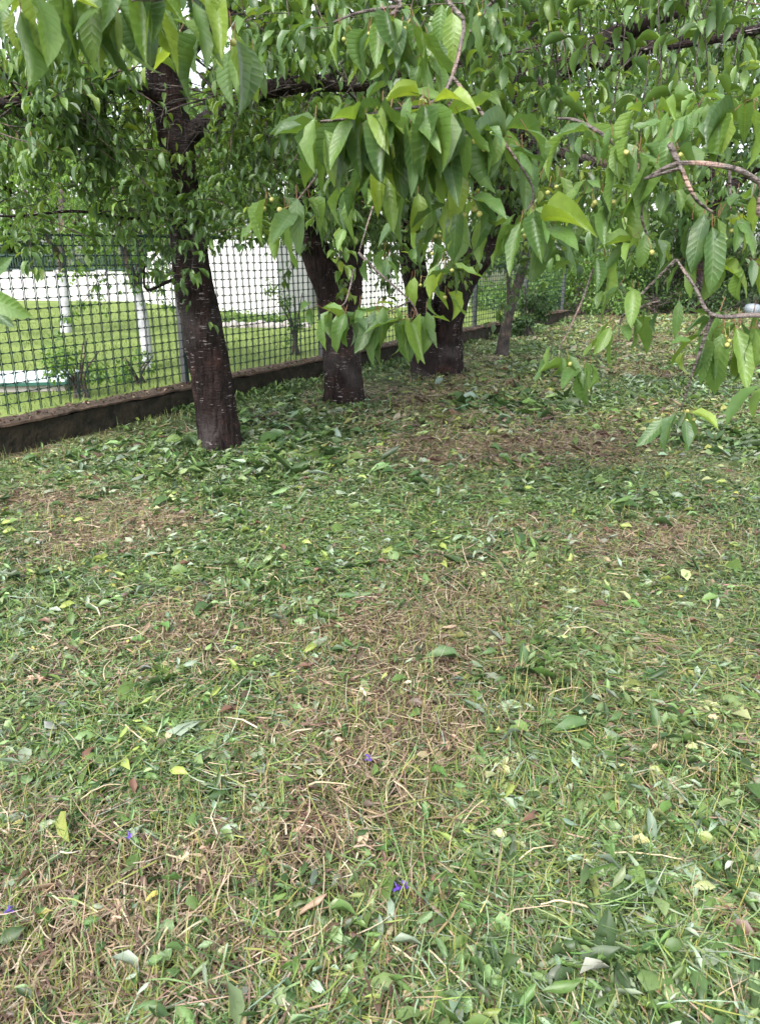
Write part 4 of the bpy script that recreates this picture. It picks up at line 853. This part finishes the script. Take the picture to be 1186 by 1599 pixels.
h = np.arange(n) // 6 * 6; cl = RG.random(n) < .6; x = np.where(cl, x[h] + RG.normal(0, .022, n) * size_k(y[h]), x); y = np.where(cl, y[h] + RG.normal(0, .022, n) * size_k(y[h]), y); k = size_k(y)
c = pal([GRN, DGN, LGN, GRY, YGN, (.07, .122, .042)], n, [.27, .20, .18, .17, .05, .13], .2); mfar = RG.random(n) < .5 * np.clip((y - 6) / 5, 0, 1); c[mfar] = pal([(.27, .34, .13), (.32, .34, .17), (.19, .27, .09)], n, [.4, .3, .3])[mfar]; c = np.where(cl[:, None], c[h] * RG.uniform(.8, 1.2, (n, 1)), c); a = RG.uniform(0, 6.28, n); e = RG.normal(0, .38, n)  # far leaves: drying tones, also lightened in colour to offset crown shade
Dv = np.stack([np.cos(a) * np.cos(e), np.sin(a) * np.cos(e), np.sin(e)], 1); N = np.stack([RG.normal(0, .38, n), RG.normal(0, .38, n), np.ones(n)], 1)
O = np.stack([x, y, ground_z(x, y) + RG.uniform(.006, .05, n)], 1)
add_leaves(mb, O, Dv, N, RG.gamma(3.0, .0100, n) * k + .010, BITS, c, RG.uniform(.5, 1.05, n))
tag(mb.build('cut_weeds', M_WEED), 'cut broad weed leaves lying among the grass clippings', 'leaves', kind='stuff')
# matted clippings lie in overlapping rounds whose make-up follows the patches
def mat_mesh(kind, rad, k):
    m3 = MB(); nl, nb = {'green': (1050, 1250), 'dry': (800, 1500), 'brown': (260, 1500), 'weedy': (900, 500)}[kind]
    if k > 1.5: nl, nb = int(nl * 1.3), int(nb * .55)
    def disc(n): r = rad * np.sqrt(RG.random(n)) * RG.uniform(.75, 1.0, n); a = RG.uniform(0, 6.283, n); return r * np.cos(a), r * np.sin(a)
    x, y = disc(nl); h = np.arange(nl) // 9 * 9; cl = RG.random(nl) < .7; x = np.where(cl, x[h] + RG.normal(0, .03, nl) * k, x); y = np.where(cl, y[h] + RG.normal(0, .03, nl) * k, y)
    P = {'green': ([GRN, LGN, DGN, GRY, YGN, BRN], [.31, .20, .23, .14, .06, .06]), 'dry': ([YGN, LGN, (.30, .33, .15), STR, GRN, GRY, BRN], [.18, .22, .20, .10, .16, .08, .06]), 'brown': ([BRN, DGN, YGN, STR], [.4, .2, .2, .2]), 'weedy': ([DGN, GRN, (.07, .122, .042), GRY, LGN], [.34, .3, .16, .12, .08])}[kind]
    c = pal(P[0], nl, P[1], .2); c = np.where(cl[:, None], c[h] * RG.uniform(.75, 1.25, (nl, 1)), c); a0 = RG.uniform(0, 6.28, nl); a = np.where(cl, a0[h] + RG.normal(0, .7, nl), a0); e = RG.normal(0, .25, nl)
    add_leaves(m3, np.stack([x, y, RG.uniform(.006, .034, nl)], 1), np.stack([np.cos(a) * np.cos(e), np.sin(a) * np.cos(e), np.sin(e)], 1), np.stack([RG.normal(0, .35, nl), RG.normal(0, .35, nl), np.ones(nl)], 1), (RG.gamma(3.0, .0085, nl) + .010) * k * (1.55 if kind == 'weedy' else 1.0), BITS, c, RG.uniform(.45, 1.0, nl))
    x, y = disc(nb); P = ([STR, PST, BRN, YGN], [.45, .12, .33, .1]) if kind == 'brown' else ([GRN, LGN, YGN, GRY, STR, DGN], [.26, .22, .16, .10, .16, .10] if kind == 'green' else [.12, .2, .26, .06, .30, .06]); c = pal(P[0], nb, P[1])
    n = nb; az = RG.uniform(0, 6.28, n) if kind == 'brown' else RG.normal(0, .7, n); side = np.stack([-np.sin(az), np.cos(az), RG.normal(0, .3, n)], 1); L = RG.gamma(2.6, .024, n) * k + .02; w = RG.uniform(.0009, .0022, n) * k; Pn = np.stack([x, y, RG.uniform(.008, .036, n)], 1); V = np.zeros((n, 3, 2, 3)); turn = RG.normal(0, .4, n)
    for i in range(3):
        V[:, i, 0] = Pn - side * (w * (1, .9, .2)[i])[:, None]; V[:, i, 1] = Pn + side * (w * (1, .9, .2)[i])[:, None]; Pn = Pn + (L / 2)[:, None] * np.stack([np.cos(az + turn * i), np.sin(az + turn * i), RG.normal(0, .10, n)], 1)
    V[..., 2] = np.maximum(V[..., 2], .004); m3.add(V.reshape(-1, 3), q=(np.array([(0, 2, 3, 1), (2, 4, 5, 3)])[None] + (np.arange(n) * 6)[:, None, None]).reshape(-1, 4), c=np.repeat(c, 6, axis=0))
    me = m3.mesh('matted_clippings'); me.materials.append(M_WEED); return me
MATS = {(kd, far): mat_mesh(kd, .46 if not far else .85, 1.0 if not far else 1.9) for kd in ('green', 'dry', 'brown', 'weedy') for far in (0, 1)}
matted = empty('matted_clippings'); tag(matted, 'matted mown clippings covering the orchard ground in green and straw patches', 'clippings', kind='stuff')
def mats(y0, y1, step, far):
    y = y0
    while y < y1:
        x = -(0.66 * y + 0.7)
        while x < 0.66 * y + 0.7:
            px, py = x + random.uniform(-.4, .4) * step, y + random.uniform(-.4, .4) * step; x += step
            if side_of_fence(px, py) > (-.45 if not far else -.8): continue
            st, wd = (float(v) for v in patches(np.array([px]), np.array([py]))); dry = float(vnoise(px, py, 1.3, 60)) + .6 * min(1, max(0, (py - 7) / 5))  # more dry mats far off, partly to brighten ground the crowns shade
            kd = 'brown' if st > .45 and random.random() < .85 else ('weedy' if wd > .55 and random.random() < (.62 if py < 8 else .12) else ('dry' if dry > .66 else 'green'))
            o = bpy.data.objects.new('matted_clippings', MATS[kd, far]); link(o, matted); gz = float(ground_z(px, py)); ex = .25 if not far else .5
            nx, ny = (float(ground_z(px - ex, py)) - float(ground_z(px + ex, py))) / (2 * ex), (float(ground_z(px, py - ex)) - float(ground_z(px, py + ex))) / (2 * ex)
            o.location = (px, py, gz + (.004 if not far else .012)); o.rotation_euler = (Vector((nx, ny, 1)).to_track_quat('Z', 'Y') @ Matrix.Rotation(random.uniform(0, 6.28), 3, 'Z').to_quaternion()).to_euler(); o.scale = [random.uniform(.85, 1.15)] * 2 + [1.0]; tag(o, kind='stuff')
        y += step
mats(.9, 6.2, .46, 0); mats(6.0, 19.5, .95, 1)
mb = MB(); n = 6500; s = RG.uniform(-1.5, 13, n); d = .14 + RG.gamma(1.5, .10, n); x = FA.x + FD.x * s - FN.x * d; y = FA.y + FD.y * s - FN.y * d; keep = vnoise(s, s * 0, .5, 44) > .33; x, y = x[keep], y[keep]
for t in (A, B, C): x = np.append(x, RG.normal(t.base.x, .2, 130)); y = np.append(y, RG.normal(t.base.y - .1, .16, 130))
n = len(x); a = RG.uniform(0, 6.28, n); e = RG.normal(.7, .4, n); c = pal([GRN, DGN, LGN, (.05, .11, .03)], n, [.3, .3, .2, .2])
add_leaves(mb, np.stack([x, y, ground_z(x, y) + RG.uniform(.0, .06, n)], 1), np.stack([np.cos(a) * np.cos(e), np.sin(a) * np.cos(e), np.sin(e)], 1), np.stack([-np.cos(a), -np.sin(a), np.ones(n)], 1), RG.uniform(.03, .085, n), BITS, c, RG.uniform(.6, 1.1, n))
tag(mb.build('kerb_weeds', M_WEED), 'green weeds sprouting along the kerb foot and round the trunks', 'weeds', kind='stuff')
mb = MB()                                                                  # neighbour's lawn blades
n0 = 42000; s = RG.uniform(-6, 13.5, n0); d = .2 + 13 * RG.random(n0) ** 1.5
x = FA.x + FD.x * s + FN.x * d; y = FA.y + FD.y * s + FN.y * d; O = np.stack([x, y, np.full(n0, .008)], 1)
c = pal([(.10, .155, .03), (.15, .20, .05), (.20, .22, .09), (.06, .10, .025)], n0, [.3, .35, .2, .15])
add_ribbons(mb, O, RG.uniform(0, 6.28, n0), RG.normal(1.1, .3, n0), RG.uniform(.04, .09, n0), RG.uniform(.006, .012, n0), c, 1, RG.normal(-.3, .3, n0))
tag(mb.build('lawn_grass', M_BLADE), 'bright green lawn grass behind the mesh fence', 'grass', kind='stuff')

mb = MB(); n = 2600; s = RG.uniform(-3, 13, n); o_ = RG.uniform(-.12, .05, n); x = FA.x + FD.x * s + FN.x * o_; y = FA.y + FD.y * s + FN.y * o_
c = pal([BRN, STR, (.09, .05, .03), DGN, (.045, .03, .02)], n, [.25, .08, .27, .12, .28]); a = RG.uniform(0, 6.28, n); e = RG.normal(0, .25, n)
add_leaves(mb, np.stack([x, y, np.full(n, .236) + RG.uniform(0, .02, n)], 1), np.stack([np.cos(a), np.sin(a), np.sin(e)], 1), np.stack([RG.normal(0, .4, n), RG.normal(0, .4, n), np.ones(n)], 1), RG.uniform(.015, .05, n), FAR, c)
tag(mb.build('leaf_litter', M_WEED), 'brown leaf litter lying along the top of the concrete kerb', 'leaf litter', kind='stuff')
# --- single things lying on the grass
def flat_mesh(name, temps, mat):
    out = []
    for tv, tq, tuv in temps:
        m3 = MB(); m3.add(tv, q=tq, uv=tuv); me = m3.mesh(name); me.materials.append(mat); out.append(me)
    return out
M_WL = leaf_material('weed_leaf', ((0, (.04, .095, .03)), (.35, (.075, .16, .045)), (.7, (.11, .19, .07)), (.92, (.14, .22, .10)), (1, (.165, .24, .125))), .22, .42)
M_YEL = leaf_material('yellow_leaf', ((0, (.34, .33, .06)), (.5, (.46, .42, .11)), (1, (.52, .48, .24))), .25, .5)
M_PALE = leaf_material('dry_leaf', ((0, (.40, .32, .20)), (.5, (.52, .43, .30)), (1, (.62, .55, .42))), .2, .6)
M_VIO = simple('violet_petal', (.05, .025, .20), (.11, .05, .32), 40, .5, 0)
M_DRY = simple('dry_stem', (.30, .24, .14), (.50, .43, .29), 30, .7, .2, .003)
BIG = [leaf_template(6, 4, f, dd, w, wv, s, tp, tw) for f, dd, w, wv, s, tp, tw in ((.15, .6, .62, .45, 1, .5, .3), (.35, 1.0, .5, .5, 2, .55, -.5), (-.15, .5, .70, .5, 3, .48, .3), (.4, -.5, .42, .4, 4, .65, .6), (.25, 1.5, .36, .4, 5, .6, .8))]
MEW, MEY, MEP = flat_mesh('weed_leaf', BIG, M_WL), flat_mesh('yellow_leaf', BIG + ROUND, M_YEL), flat_mesh('dry_leaf', BIG + ROUND, M_PALE)
def lay(name, meshes, x, y, L, label, cat, group, z=.03, tilt=.28):
    o = bpy.data.objects.new(name, random.choice(meshes)); link(o); o.location = (x, y, float(ground_z(x, y)) + z)
    o.rotation_euler = (random.gauss(0, tilt), random.gauss(-.1, tilt), random.uniform(0, 6.28)); o.scale = (L, L * random.uniform(.8, 1.1), L); return tag(o, label, cat, group)
def vis_spot(y0, y1):
    while True:
        y = random.uniform(y0 ** .5, y1 ** .5) ** 2; x = random.uniform(-.52, .52) * y
        if side_of_fence(x, y) < -.3: return x, y
for (px, py, L) in ((935, 1035, .085), (730, 1203, .10), (440, 1272, .10), (470, 1262, .08), (290, 1395, .11), (380, 1110, .06), (388, 1135, .055), (665, 1302, .07), (345, 1190, .06), (990, 1150, .06), (780, 1395, .085), (960, 1240, .075), (50, 1225, .085), (90, 1222, .06), (185, 1175, .065), (15, 1165, .08), (20, 1390, .09), (170, 1500, .06), (310, 1510, .06), (230, 1535, .07), (925, 1040, .07), (1000, 1075, .09), (1040, 1085, .09), (600, 1215, .06), (870, 1140, .085), (300, 1570, .07), (700, 1585, .09), (650, 1470, .07), (620, 1010, .05), (215, 970, .08), (280, 832, .09), (325, 842, .05), (800, 930, .07), (455, 965, .06), (520, 990, .06), (1160, 1000, .07), (1090, 1330, .07), (560, 1520, .06), (130, 1420, .08), (70, 1460, .08)):
    q = g(px, py); lay('weed_leaf', MEW, q.x, q.y, L * .64, 'broad green weed leaf lying loose on the mown grass', 'leaf', 'broad weed leaves on the grass', .035)
for k in range(150):
    x, y = vis_spot(1.15, 5.5); lay('weed_leaf', MEW, x, y, random.uniform(.028, .055), 'broad green weed leaf lying loose on the mown grass', 'leaf', 'broad weed leaves on the grass', random.uniform(.02, .045))
for (px, py, L) in ((98, 902, .05), (165, 908, .05), (172, 925, .04), (293, 886, .05), (357, 865, .045), (515, 738, .06), (545, 755, .05), (57, 1028, .05), (125, 1022, .04), (230, 1437, .07), (22, 1308, .06), (770, 1165, .06), (962, 1222, .025), (1055, 942, .04), (1150, 785, .06), (1010, 1345, .06), (640, 745, .05), (205, 1017, .03), (555, 880, .04), (105, 815, .06), (5, 805, .06), (90, 1450, .05)):
    q = g(px, py); lay('yellow_leaf', MEY, q.x, q.y, L * .8, 'small yellow fallen leaf on the mown grass', 'leaf', 'yellow fallen leaves', .04)
for (px, py, L) in ((445, 1043, .03), (430, 1045, .025), (572, 1110, .04), (628, 1088, .035), (263, 1175, .04), (725, 1003, .035), (680, 1080, .03), (1033, 1095, .04), (655, 1085, .03), (1100, 1143, .03), (938, 930, .035), (298, 1345, .05), (1105, 1238, .07), (805, 1520, .04), (575, 1325, .05)):
    q = g(px, py); lay('dry_leaf', MEP, q.x, q.y, L, 'pale dry leaf scrap lying on the mown grass', 'leaf', 'pale dry leaf scraps', .04)
def stem(px, py, L, az, arc, r=.0024):
    q = g(px, py); m3 = MB(); P = []
    for k in range(8):
        t = k / 7 - .5; P.append(V3(t * L, arc * .5 * (1 - 4 * t * t) * L, abs(arc) * .25 * (1 - 4 * t * t) * L + random.gauss(0, .002)))
    add_tube(m3, P, [r * (1 - .3 * k / 7) for k in range(8)], 6, .1, random.random()); o = m3.build('dry_straw', M_DRY); o.location = (q.x, q.y, float(ground_z(q.x, q.y)) + .04); o.rotation_euler = (0, random.gauss(0, .06), az)
    tag(o, 'pale dry straw lying on the mown grass', 'straw', 'pale dry straws')
for a in ((432, 920, .17, -1.0, .1), (415, 925, .12, -.6, .2), (185, 1012, .20, .2, .55), (375, 950, .14, 1.2, .5), (905, 1008, .16, 0.1, .5), (1005, 1367, .17, -.15, .05), (740, 1290, .13, .9, .1), (360, 1055, .10, 0, .1), (265, 1100, .12, 1.0, .1), (610, 1250, .14, 1.4, .15), (880, 1100, .12, .2, .2), (300, 1050, .12, .9, -.1), (520, 1250, .14, 0, .1), (640, 1540, .12, -.9, .15), (830, 1365, .14, .5, .2), (60, 840, .16, .15, .1), (200, 930, .1, .2, .1), (1035, 1575, .10, 1.4, .1), (430, 1170, .10, 1.5, .1), (700, 1545, .12, -.8, 0), (1100, 1190, .12, -.8, .1), (985, 910, .10, .6, .2)): stem(*a)
for k in range(14):
    x, y = vis_spot(1.2, 5.0); px, py, zc = project([(x, y, 0)]); stem(float(px[0]), float(py[0]), random.uniform(.07, .16), random.uniform(0, 6.28), random.gauss(0, .2), random.uniform(.0018, .003))
def violet(px, py):
    q = g(px, py); root = empty('violet_flower', (q.x, q.y, float(ground_z(q.x, q.y)))); tag(root, 'tiny violet flower in the cut grass', 'flower', 'violet flowers')
    m3 = MB(); add_tube(m3, [V3(0, 0, 0), V3(.004, 0, .025), V3(0, -.006, .048)], [.001] * 3, 5); m3.build('stalk', M_STEM2, root)
    for k in range(6):
        m3 = MB(); a = k * 1.05; z = .04 + .006 * (k % 3); u = np.array([[math.cos(a) * .8, math.sin(a) * .8, .3]]); add_leaves(m3, np.array([[0, -.006, z]]), u, np.array([[0, -.3, 1.0]]), np.array([.013]), ROUND); m3.build('petal', M_VIO, root)
for q in ((618, 1416), (630, 1413), (206, 1332), (22, 1447), (574, 1208)): violet(*q)
